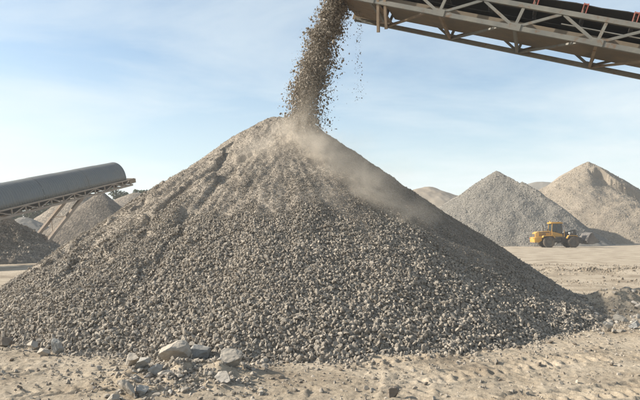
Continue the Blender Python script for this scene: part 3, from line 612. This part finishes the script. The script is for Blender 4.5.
for i in range(nlong + 1):
    t = -0.1 + (TEND - 0.6) * i / nlong
    for j in range(7):
        v = 0.42 + (TW - 0.84) * j / 6; hh = 0.84 + 0.10 * math.sin(math.pi * j / 6) + 0.05 * mnoise.noise(Vector((t * 2.3, v * 4, 1.0)))
        if j in (0, 6): hh = 0.77
        lv.append(A(T(t), v, hh))
    if i: lf += [((i - 1) * 7 + j, (i - 1) * 7 + j + 1, i * 7 + j + 1, i * 7 + j) for j in range(6)]
load.add(lv, lf)
part('carried_gravel', load, M['mound'])
ti = 0.35
while ti < TEND - 0.5:
    idl = part('idler_bracket', MB().bar(A(T(ti - 0.045), 0.10, TD + 0.05), A(T(ti - 0.045), 0.15, TD + 0.33), 0.02, 0.08, A.v).bar(A(T(ti + 0.045), 0.10, TD + 0.05), A(T(ti + 0.045), 0.15, TD + 0.33), 0.02, 0.08, A.v).bar(A(T(ti), 0.10, TD + 0.31), A(T(ti), 0.21, TD + 0.31), 0.12, 0.03, A.w), M['red'])
    for a_, b_ in (((0.16, 0.80), (0.60, 0.575)), ((0.64, 0.565), (TW - 0.64, 0.565)), ((TW - 0.60, 0.575), (TW - 0.16, 0.80))):
        part('roller', MB().tube(A(T(ti), a_[0], a_[1] - 0.01), A(T(ti), b_[0], b_[1] - 0.01), 0.048, n=10), M['dark'], idl, smooth=True)
    part('idler_bracket', MB().bar(A(T(ti), TW - 0.10, TD + 0.05), A(T(ti), TW - 0.15, TD + 0.33), 0.11, 0.08, A.v), M['red']); ti += 1.09
part('conduit', MB().tube(A(T(5.4), 0.16, 0.34), A(T(TEND - 2), 0.16, 0.31), 0.013, n=6), M['conduit'])
# head: pulley, discharge plates, hanging scraper arms
part('head_pulley', MB().tube(A(T(-0.05), 0.16, 0.49), A(T(-0.05), TW - 0.16, 0.49), 0.165, n=24), M['dark'], smooth=True)
part('bearing', MB().bar(A(T(-0.2), 0.0, 0.49), A(T(0.2), 0.0, 0.49), 0.13, 0.2, A.w), M['rusty'], bevel=0.01); part('bearing', MB().bar(A(T(-0.2), TW, 0.49), A(T(0.2), TW, 0.49), 0.13, 0.2, A.w), M['rusty'], bevel=0.01)
part('discharge_plate', MB().bar(A(T(-0.30), TW * 0.5, 0.09), A(T(0.92), TW * 0.5, 0.03), TW - 0.1, 0.014, A.w), M['rusty'])
part('side_plate', MB().bar(A(T(-0.42), -0.057, 0.30), A(T(0.62), -0.057, 0.30), 0.012, 0.60, A.w), M['rusty'])
part('side_plate', MB().bar(A(T(-0.42), TW + 0.057, 0.30), A(T(0.62), TW + 0.057, 0.30), 0.012, 0.60, A.w), M['rusty'])
for tq, ln, v in ((1.02, 0.62, -0.075), (1.20, 0.50, -0.075)):
    part('scraper_arm', MB().bar(A(T(tq - 0.10), v, 0.20), A(T(tq + 0.10), v + 0.30, -ln - 0.06), 0.075, 0.07, A.u), M['rusty'], bevel=0.005)
part('scraper_bolt', MB().tube(A(T(1.02), 0.17, -0.46), A(T(1.36), 0.17, -0.42), 0.022, n=8), M['rusty'])
# trestle that carries it, out to the right
for v in (0.1, TW - 0.1):
    q = A(T(15.0), v, -0.06); part('leg', MB().bar(q, Vector((q.x + 1.2, q.y + (-.5 if v < 1 else .5), -0.05)), 0.16, 0.16), M['steel'])
    q = A(T(16.2), v, -0.06); part('leg', MB().bar(q, Vector((q.x + 1.4, q.y + (-.5 if v < 1 else .5), -0.05)), 0.16, 0.16), M['steel'])

# ------------------------------------------------------------------ stream of falling stone
c0 = A(T(-0.02), TW * 0.5, 0.86); sp = 2.2; ns = 56000
tau = rng.uniform(0, 1, ns) ** 0.62 * 0.98
spread = rng.normal(0, 1, (ns, 3)); lag = np.abs(rng.normal(0, 1, ns)) * (rng.uniform(0, 1, ns) < 0.22) * 0.2
vel = sp * np.exp(rng.normal(0, 0.07, ns)) * (1 - np.clip(lag * 0.75, 0, 0.9))
uu = np.array(A.u); vvv = np.array(A.v); jit = 0.125 + 0.05 * tau
lump = 0.10 * np.sin(tau * 31 + 1.0) + 0.08 * np.sin(tau * 53)
SPt = np.array(c0)[None] + uu[None] * (vel * tau)[:, None] + vvv[None] * (np.clip(spread[:, 0], -1.7, 1.7) * 0.46)[:, None] * (1 - 0.3 * tau[:, None])
SPt[:, 2] += -4.9 * tau ** 2 + lump * 0.6; SPt += spread[:, [1, 2, 0]] * jit[:, None] * np.array([0.8, 0.7, 0.9])
SPt += uu[None] * (-0.12 + 0.06 * lump)[:, None]
okk = SPt[:, 2] > pile_h(SPt[:, 0], SPt[:, 1], False) - 0.1; SPt = SPt[okk]
ss = np.exp(rng.normal(math.log(0.0125), 0.58, len(SPt))).clip(0.004, 0.05)
strm = scatter('falling_gravel', SPt, ss[:, None] * rng.uniform(0.75, 1.3, (len(ss), 3)), SET_FALL, 14, None, 21)
tag(strm, 'stream of brown stones pouring from the conveyor head onto the pile', 'falling gravel', kind='stuff')
nd = 260; dd = np.array(A(T(-0.05), TW * 0.72, 0.1))[None] + rng.normal(0, 1, (nd, 3)) * np.array([0.05, 0.08, 0]); dd[:, 2] -= rng.uniform(0, 1, nd) ** 1.6 * 2.7; dd[:, 0] += (dd[:, 2] - 8) * 0.03 * rng.normal(0, 1, nd)
drp = scatter('spilled_grit', dd, (np.exp(rng.normal(math.log(0.010), 0.5, nd)).clip(0.004, 0.028))[:, None] * np.ones((nd, 3)), SET_GRAVEL, 14, None, 22)
tag(drp, 'thin trickle of grit dropping straight off the conveyor lip', 'falling grit', kind='stuff')

# ------------------------------------------------------------------ covered conveyor on the left
e1 = at(121.5, 185, 50.0); e0 = at(0, 215.5, 37.5); dirv = e1 - e0; az = math.atan2(dirv.x, dirv.y); el = math.atan2(dirv.z, math.hypot(dirv.x, dirv.y))
B = Along(e1, az, el); LB = dirv.length + 9.0
cov = empty('covered_conveyor', B(-LB, 0, 0)); cov.location.z = 0; inv2 = Matrix.Translation(-cov.location)
tag(cov, 'inclined conveyor under an arched grey corrugated cover on slanted legs', 'conveyor')
def part2(name, mb, mat, parent=cov, bevel=0.0, smooth=False): return mb.build(name, mat, parent, bevel, smooth, mtx=inv2)
HW, AR = 1.05, 1.42                                                   # half width, arch height
npan = 9; pl_ = (LB - 0.9) / npan; pitch = 0.2
for ip_ in range(npan):                                             # one curved corrugated sheet after the other
    mb = MB(); t0 = -0.9 - ip_ * pl_; nseg = int(pl_ / pitch) * 4; na2 = 20; vs = []; fs = []
    for i in range(nseg + 1):
        t = t0 - (pl_ - 0.012) * i / nseg; rf = 0.036 * math.cos(2 * math.pi * i / 4) + (0.012 if ip_ % 2 else 0.0)
        for j in range(na2 + 1):
            a = math.pi * j / na2; cx_, sy2 = math.cos(a), math.sin(a)
            vs.append(B(t, (HW + rf) * cx_, 0.52 + (AR + rf) * sy2 ** 0.85))
    for i in range(nseg):
        for j in range(na2): q = i * (na2 + 1) + j; fs.append((q, q + 1, q + na2 + 2, q + na2 + 1))
    o = part2('cover_sheet', mb.add(vs, fs), M['cover']); 
    for q in o.data.polygons: q.use_smooth = True
    md = o.modifiers.new('thick', 'SOLIDIFY'); md.thickness = 0.012
rim_ = MB()
for j in range(20):
    a, b = math.pi * j / 20, math.pi * (j + 1) / 20
    rim_.bar(B(-0.87, (HW + .01) * math.cos(a), 0.52 + (AR + .01) * math.sin(a) ** 0.85), B(-0.87, (HW + .01) * math.cos(b), 0.52 + (AR + .01) * math.sin(b) ** 0.85), 0.08, 0.08, B.u)
part2('cover_rim', rim_, M['cover'])
for v in (-HW, HW):
    part2('bottom_chord', MB().bar(B(0, v, 0), B(-LB, v, 0), 0.12, 0.14, B.w), M['frame']); part2('top_chord', MB().bar(B(0.15, v, 0.47), B(-LB, v, 0.47), 0.12, 0.1, B.w), M['frame'])
    t = -0.2; kk = 0
    while t > -LB + 1.2:
        part2('post', MB().bar(B(t, v, 0.06), B(t, v, 0.43), 0.07, 0.08, B.u), M['frame'])
        part2('diagonal_brace', MB().bar(B(t - 0.05, v, 0.06 if kk % 2 else 0.42), B(t - 1.15, v, 0.42 if kk % 2 else 0.06), 0.06, 0.065, B.w), M['frame']); t -= 1.2; kk += 1
t = -0.2
while t > -LB + 1: part2('cross_strut', MB().bar(B(t, -HW + .05, 0.0), B(t, HW - .05, 0.0), 0.08, 0.08, B.w), M['frame']); t -= 1.2
part2('belt', MB().bar(B(0.1, 0, 0.40), B(-LB, 0, 0.40), 1.5, 0.03, B.w), M['belt']); part2('return_pan', MB().bar(B(-0.6, 0, 0.11), B(-LB, 0, 0.11), 1.4, 0.015, B.w), M['pan'])
part2('head_pulley', MB().tube(B(0.1, -0.8, 0.25), B(0.1, 0.8, 0.25), 0.22, n=20), M['dark'], smooth=True)
part2('head_plate', MB().bar(B(-0.45, HW + 0.075, 0.30), B(0.42, HW + 0.075, 0.30), 0.02, 0.34, B.w), M['rusty']); part2('head_plate', MB().bar(B(-0.45, -HW - 0.075, 0.30), B(0.42, -HW - 0.075, 0.30), 0.02, 0.34, B.w), M['rusty'])
part2('end_beam', MB().bar(B(0.36, -HW, 0.35), B(0.36, HW, 0.35), 0.08, 0.3, B.w), M['rusty'])
legt = []
for v in (-0.62, 0.62):
    tp = B(-6.0, v, -0.06); ft = tp - Vector((B.h.x, B.h.y, 0)) * 5.2; ft.z = -0.1; part2('leg', MB().bar(tp, ft, 0.2, 0.22), M['frame']); legt.append((tp, ft))
for a, b in ((0.32, 0.32), (0.62, 0.62)):
    part2('leg_brace', MB().bar(legt[0][0].lerp(legt[0][1], a), legt[1][0].lerp(legt[1][1], b), 0.09, 0.09), M['frame'])
part2('leg_brace', MB().bar(legt[0][0].lerp(legt[0][1], 0.34), legt[1][0].lerp(legt[1][1], 0.60), 0.07, 0.07), M['frame'])
for v in (-HW + .1, HW - .1):
    tp = B(-LB + 1.0, v, -0.06); part2('leg', MB().bar(tp, Vector((tp.x, tp.y, -0.1)), 0.2, 0.2), M['frame'])

# ------------------------------------------------------------------ wheel loader
lp = ground_at(558.2, 247.4); ldr = empty('wheel_loader', (lp.x, lp.y, float(ground_h(lp.x, lp.y))), R(-2))
tag(ldr, 'yellow wheel loader with its bucket held low in front of the stockpiles', 'wheel loader')
def lp_(name, mb, mat, parent=ldr, bevel=0.0, smooth=False): return mb.build(name, mat, parent, bevel, smooth)
hood = lp_('engine_hood', MB().prism([(-2.95, 1.05), (-2.98, 1.72), (-2.72, 1.92), (-1.1, 2.02), (-1.02, 1.05)], -0.62, 0.62), M['yellow'], bevel=0.05, smooth=True)
lp_('grille', MB().box((-2.985, 0, 1.38), (0.05, 0.9, 0.55)), M['dark'], hood)
for i in range(5):
    for s_ in (-1, 1): lp_('vent_slat', MB().box((-2.45 + i * 0.17, s_ * 0.632, 1.55), (0.1, 0.02, 0.34)), M['dark'], hood)
lp_('counterweight', MB().prism([(-3.12, 0.62), (-3.18, 1.2), (-2.9, 1.3), (-2.25, 1.3), (-2.25, 0.85), (-2.6, 0.6)], -0.9, 0.9), M['yellow'], bevel=0.06, smooth=True)
lp_('rear_frame', MB().box((-1.35, 0, 0.86), (2.2, 0.8, 0.5)), M['dark'], bevel=0.03)
lp_('articulation_joint', MB().tube((0.05, 0, 0.55), (0.05, 0, 1.35), 0.2, n=14), M['dark'], smooth=True)
lp_('platform', MB().prism([(-1.15, 1.18), (-1.15, 1.32), (0.42, 1.32), (0.42, 1.18)], -1.05, 1.05), M['dark'], bevel=0.02)
for s_ in (-1, 1):
    lp_('rear_fender', MB().prism([(-2.25, 1.22), (-2.12, 1.46), (-0.95, 1.52), (-0.72, 1.2), (-0.82, 1.16), (-1.02, 1.42), (-2.05, 1.37), (-2.17, 1.18)], s_ * 0.68, s_ * 1.18), M['yellow'])
    lp_('front_fender', MB().prism([(0.62, 1.1), (0.86, 1.5), (1.75, 1.5), (1.95, 1.36), (1.9, 1.31), (1.72, 1.42), (0.92, 1.42), (0.7, 1.08)], s_ * 0.72, s_ * 1.15), M['yellow'])
    st = lp_('ladder', MB().bar((-0.48, s_ * 1.06, 0.45), (-0.48, s_ * 1.02, 1.25), 0.03, 0.05).bar((-0.02, s_ * 1.06, 0.45), (-0.02, s_ * 1.02, 1.25), 0.03, 0.05), M['dark'])
    for z in (0.5, 0.78, 1.05): lp_('step', MB().box((-0.25, s_ * 1.05, z), (0.46, 0.16, 0.03)), M['dark'], st)
    hr = lp_('handrail', MB().tube((0.36, s_ * 1.0, 1.3), (0.36, s_ * 1.0, 2.15), 0.018, n=6).tube((-1.1, s_ * 1.0, 1.3), (-1.1, s_ * 1.0, 1.95), 0.018, n=6), M['yellow'])
    lp_('fuel_tank', MB().box((-0.45, s_ * 0.78, 0.95), (0.85, 0.4, 0.42)), M['dark'], bevel=0.04)
lp_('side_panel', MB().prism([(-2.2, 1.06), (-2.2, 1.3), (-1.25, 1.38), (-1.06, 1.06)], -0.665, 0.665), M['dark'])
lp_('roof_rail', MB().tube((-1.0, -0.6, 3.1), (0.2, -0.6, 3.1), 0.02, n=6).tube((-1.0, 0.6, 3.1), (0.2, 0.6, 3.1), 0.02, n=6), M['dark'])
for s_ in (-1, 1):
    lp_('hydraulic_hose', MB().tube((0.3, s_ * 0.3, 1.35), (0.7, s_ * 0.36, 1.62), 0.03, n=6).tube((0.7, s_ * 0.36, 1.62), (1.0, s_ * 0.4, 1.5), 0.03, n=6), M['dark'])
    lp_('hood_stripe', MB().box((-1.9, s_ * 0.628, 1.83), (1.3, 0.012, 0.10)), M['dark'], hood)
# cab
cab = lp_('cab', MB().prism([(-1.02, 1.32), (-1.02, 1.98), (0.28, 1.62), (0.34, 1.32)], -0.66, 0.66), M['yellow'], bevel=0.03)
for s_ in (-1, 1):
    for x0, x1, z0 in ((-0.98, -0.92, 1.95), (0.27, 0.16, 1.62), (-0.42, -0.42, 1.8)):
        lp_('pillar', MB().bar((x0, s_ * 0.62, z0), (x1, s_ * 0.60, 2.93), 0.07, 0.08, (1, 0, 0)), M['yellow' if x0 == -0.98 else 'dark'], cab)
    lp_('side_window', MB().prism([(-0.9, 1.98), (-0.86, 2.9), (-0.47, 2.9), (-0.47, 1.95)], s_ * 0.60, s_ * 0.608), M['glass'], cab)
    lp_('side_window', MB().prism([(-0.37, 1.83), (-0.37, 2.9), (0.10, 2.9), (0.21, 1.66)], s_ * 0.60, s_ * 0.608), M['glass'], cab)
lp_('windscreen', MB().add([(0.28, -0.57, 1.64), (0.28, 0.57, 1.64), (0.17, 0.56, 2.9), (0.17, -0.56, 2.9)], [(0, 1, 2, 3)]), M['glass'], cab)
lp_('rear_window', MB().add([(-0.98, -0.57, 2.0), (-0.98, 0.57, 2.0), (-0.92, 0.56, 2.9), (-0.92, -0.56, 2.9)], [(0, 1, 2, 3)]), M['glass'], cab)
lp_('seat', MB().box((-0.5, 0, 2.05), (0.5, 0.5, 0.14)).box((-0.72, 0, 2.35), (0.12, 0.48, 0.62)), M['dark'], cab, bevel=0.04)
lp_('steering_wheel', MB().tube((-0.02, 0, 1.9), (-0.12, 0, 2.2), 0.03, n=8).tube((-0.12, 0, 2.2), (-0.14, 0, 2.23), 0.19, n=16), M['dark'], cab)
rf_ = lp_('cab_roof', MB().prism([(-1.12, 2.90), (-1.12, 3.03), (-0.95, 3.09), (0.18, 3.09), (0.33, 3.0), (0.33, 2.90)], -0.7, 0.7), M['yellow'], cab, bevel=0.03, smooth=True)
lp_('beacon', MB().tube((-0.9, 0.3, 3.09), (-0.9, 0.3, 3.25), 0.07, 0.05, 10), M['yellow'], ldr)
for s_ in (-1, 1):
    lp_('work_lamp', MB().box((0.37, s_ * 0.5, 2.97), (0.06, 0.16, 0.1)), M['lamp']); lp_('tail_lamp', MB().box((-3.19, s_ * 0.7, 1.12), (0.03, 0.2, 0.1)), M['red_lens'])
    mir = lp_('mirror', MB().bar((0.28, s_ * 0.64, 2.6), (0.42, s_ * 1.0, 2.62), 0.025, 0.025).box((0.43, s_ * 1.02, 2.5), (0.05, 0.2, 0.32)), M['dark'])
    lp_('head_lamp', MB().box((1.0, s_ * 0.95, 1.78), (0.14, 0.22, 0.18)).bar((1.0, s_ * 0.95, 1.5), (1.0, s_ * 0.95, 1.7), 0.04, 0.04), M['lamp'])
lp_('exhaust_pipe', MB().tube((-1.75, 0.2, 1.98), (-1.75, 0.2, 2.55), 0.065, n=12).tube((-1.75, 0.2, 2.55), (-1.86, 0.2, 2.72), 0.065, n=12), M['dark'], smooth=True)
lp_('air_cleaner', MB().tube((-1.45, -0.3, 1.98), (-1.45, -0.3, 2.2), 0.12, n=14).tube((-1.45, -0.3, 2.2), (-1.45, -0.3, 2.28), 0.17, n=14), M['dark'], smooth=True)
# front frame, lift arms, bucket
lp_('front_frame', MB().prism([(0.25, 0.6), (0.25, 1.25), (0.75, 1.85), (1.25, 1.9), (1.5, 1.2), (2.0, 0.95), (2.0, 0.62)], -0.42, 0.42), M['dark'], bevel=0.04)
for s_ in (-1, 1):
    arm = lp_('lift_arm', MB().prism([(0.95, 1.88), (1.2, 1.92), (2.15, 1.42), (2.85, 0.72), (2.78, 0.5), (2.6, 0.5), (1.95, 1.15), (0.98, 1.64)], s_ * 0.50, s_ * 0.60), M['dark'], bevel=0.015)
    lp_('pivot_pin', MB().tube((1.05, s_ * 0.44, 1.78), (1.05, s_ * 0.66, 1.78), 0.09, n=12), M['bucket'], arm)
    cy = lp_('lift_cylinder', MB().tube((0.72, s_ * 0.55, 0.95), (1.35, s_ * 0.55, 1.2), 0.075, n=10), M['dark'], smooth=True)
    lp_('piston_rod', MB().tube((1.3, s_ * 0.55, 1.18), (1.95, s_ * 0.55, 1.36), 0.04, n=8), M['lamp'], cy)
tl = lp_('tilt_linkage', MB().prism([(1.75, 1.55), (1.88, 2.22), (2.06, 2.2), (2.18, 1.6), (2.02, 1.2), (1.88, 1.22)], -0.09, 0.09), M['dark'], bevel=0.015)
lp_('tilt_cylinder', MB().tube((0.85, 0, 1.8), (1.9, 0, 2.12), 0.08, n=10), M['dark'], tl, smooth=True)
lp_('link_rod', MB().bar((2.1, 0, 1.35), (2.85, 0, 1.1), 0.08, 0.12), M['dark'], tl)
# bucket shell: back curls up, floor reaches forward to the cutting edge
bo = [(4.35, 0.62), (3.55, 0.30), (3.15, 0.30), (2.86, 0.46), (2.80, 0.75), (2.98, 1.20), (3.26, 1.62), (3.50, 1.72)]; bi_ = [(3.48, 1.66), (3.31, 1.57), (3.05, 1.17), (2.88, 0.75), (2.93, 0.50), (3.17, 0.36), (3.54, 0.36), (4.34, 0.665)]
bk = MB(); kq = len(bo)
for a in range(kq - 1):
    quad = [bo[a], bo[a + 1], bi_[kq - 2 - a], bi_[kq - 1 - a]]; bk.prism(quad, -1.28, 1.28)
bkt = lp_('bucket', bk, M['bucket']); bkt.location = (0.12, 0, 0.12)
for s_ in (-1, 1): lp_('bucket_side', MB().prism([(4.30, 0.63), (3.55, 0.31), (3.15, 0.31), (2.87, 0.47), (2.81, 0.75), (2.99, 1.20), (3.26, 1.61), (3.50, 1.70), (3.72, 1.25)], s_ * 1.283, s_ * 1.315), M['bucket'], bkt)
lp_('cutting_edge', MB().bar((4.28, -1.32, 0.60), (4.28, 1.32, 0.60), 0.24, 0.035, (-0.4, 0, 1)), M['dark'], bkt)
for x_ in (-1.45, 1.45):
    for s_ in (-1, 1):
        wy = s_ * 0.92; wh = lp_('wheel', MB().lathe([(0.12, -0.16), (0.40, -0.16), (0.42, 0.16), (0.12, 0.16)], 24, c=(x_, wy, 0.68)).tube((x_, wy - 0.2, 0.68), (x_, wy + 0.2, 0.68), 0.17, n=16), M['dark'], smooth=True)
        lp_('tyre', MB().lathe([(0.36, -0.22), (0.44, -0.25), (0.56, -0.26), (0.645, -0.22), (0.66, -0.1), (0.66, 0.1), (0.645, 0.22), (0.56, 0.26), (0.44, 0.25), (0.36, 0.22), (0.36, -0.22)], 32, c=(x_, wy, 0.68)), M['tyre'], wh, smooth=True)
        tr = MB()
        for i in range(20):
            a = 2 * math.pi * i / 20; a2 = a + 0.16
            for q in (-1, 1): tr.bar((x_ + 0.668 * math.cos(a), wy + q * 0.02, 0.68 + 0.668 * math.sin(a)), (x_ + 0.655 * math.cos(a2), wy + q * 0.24, 0.68 + 0.655 * math.sin(a2)), 0.075, 0.055, (math.cos(a), 0, math.sin(a)))
        tag(lp_('tread', tr, M['tyre'], wh), kind='stuff')
        lp_('rim', MB().lathe([(0.0, s_ * 0.17), (0.15, s_ * 0.19), (0.17, s_ * 0.12), (0.33, s_ * 0.10), (0.38, s_ * 0.22), (0.40, s_ * 0.22)], 24, c=(x_, wy, 0.68)), M['rim'], wh, smooth=True)

# ------------------------------------------------------------------ dust hanging over the top of the pile
def dust_box(name, lo, hi, dens_fn, label, color=(0.90, 0.82, 0.71)):
    lo, hi = Vector(lo), Vector(hi); c = (lo + hi) / 2; d = hi - lo
    m = bpy.data.materials.new(name); m.use_nodes = True; t = m.node_tree; t.nodes.clear(); o_ = t.nodes.new('ShaderNodeOutputMaterial'); pv = t.nodes.new('ShaderNodeVolumePrincipled')
    t.links.new(pv.outputs[0], o_.inputs['Volume']); pv.inputs['Color'].default_value = (*color, 1); pv.inputs['Anisotropy'].default_value = 0.25
    geo = t.nodes.new('ShaderNodeTexCoord'); dens_fn(t, geo.outputs['Object'], pv.inputs['Density'])
    ob = MB().box((0, 0, 0), d).build(name, m, None, loc=c); tag(ob, label, 'dust', kind='stuff'); return ob
def blob(t, vec, c, rad):
    """soft ellipsoid falloff 1..0 in the box's own metres"""
    s = t.nodes.new('ShaderNodeVectorMath'); s.operation = 'SUBTRACT'; t.links.new(vec, s.inputs[0]); s.inputs[1].default_value = c
    q = t.nodes.new('ShaderNodeVectorMath'); q.operation = 'DIVIDE'; t.links.new(s.outputs[0], q.inputs[0]); q.inputs[1].default_value = rad
    l = t.nodes.new('ShaderNodeVectorMath'); l.operation = 'LENGTH'; t.links.new(q.outputs[0], l.inputs[0])
    r = t.nodes.new('ShaderNodeMapRange'); r.interpolation_type = 'SMOOTHSTEP'; t.links.new(l.outputs['Value'], r.inputs['Value']); r.inputs['From Min'].default_value = 1.0; r.inputs['From Max'].default_value = 0.15
    return r.outputs[0]
dlo, dhi = Vector((-2.6, 12.6, 1.6)), Vector((2.9, 17.6, 8.0)); dc = (dlo + dhi) / 2
def dens(t, vec, sock):
    tot = None
    for px, py, Y_, rad, k_ in ((300, 132, 16.2, (0.75, 0.8, 0.8), 1.0), (285, 140, 15.9, (0.8, 0.7, 0.75), 0.9), (318, 152, 15.3, (0.95, 0.8, 0.8), 0.9), (345, 176, 14.6, (1.05, 0.75, 0.8), 0.85), (372, 196, 14.0, (1.1, 0.75, 0.75), 0.75), (262, 156, 15.4, (0.9, 0.6, 0.7), 0.6), (306, 100, 16.5, (0.5, 0.6, 1.1), 0.5), (316, 60, 16.6, (0.45, 0.5, 1.0), 0.3), (350, 146, 16.0, (1.1, 0.7, 0.7), 0.25), (385, 172, 15.2, (1.1, 0.7, 0.7), 0.25), (412, 214, 13.6, (0.9, 0.7, 0.55), 0.35), (325, 205, 13.6, (0.8, 0.6, 0.6), 0.3)):
        b = tm(t, 'MULTIPLY', blob(t, vec, tuple(at(px, py, Y_) - dc), rad), k_); tot = b if tot is None else tm(t, 'ADD', tot, b)
    n = tnoise(t, 1.5, 8, 0.68, vec=vec, dist=0.7); mr = t.nodes.new('ShaderNodeMapRange'); mr.inputs['From Min'].default_value = 0.38; mr.inputs['From Max'].default_value = 0.70; t.links.new(n, mr.inputs['Value'])
    t.links.new(tm(t, 'MULTIPLY', tm(t, 'MULTIPLY', tot, mr.outputs[0]), 2.0), sock)
dust_box('dust_cloud', dlo, dhi, dens, 'tan dust cloud drifting down the top of the big gravel pile')

# thin bright air over the whole yard
hz = bpy.data.materials.new('thin_haze'); hz.use_nodes = True; t = hz.node_tree; t.nodes.clear(); o_ = t.nodes.new('ShaderNodeOutputMaterial'); pv = t.nodes.new('ShaderNodeVolumePrincipled')
pv.inputs['Color'].default_value = (0.93, 0.95, 0.97, 1); pv.inputs['Density'].default_value = 0.0008; pv.inputs['Anisotropy'].default_value = 0.2; t.links.new(pv.outputs[0], o_.inputs['Volume'])
hb = MB().box((0, 1750, 12.5), (5300, 4600, 28)).build('haze', hz); tag(hb, 'thin dusty daylight haze over the yard', 'haze', kind='stuff')
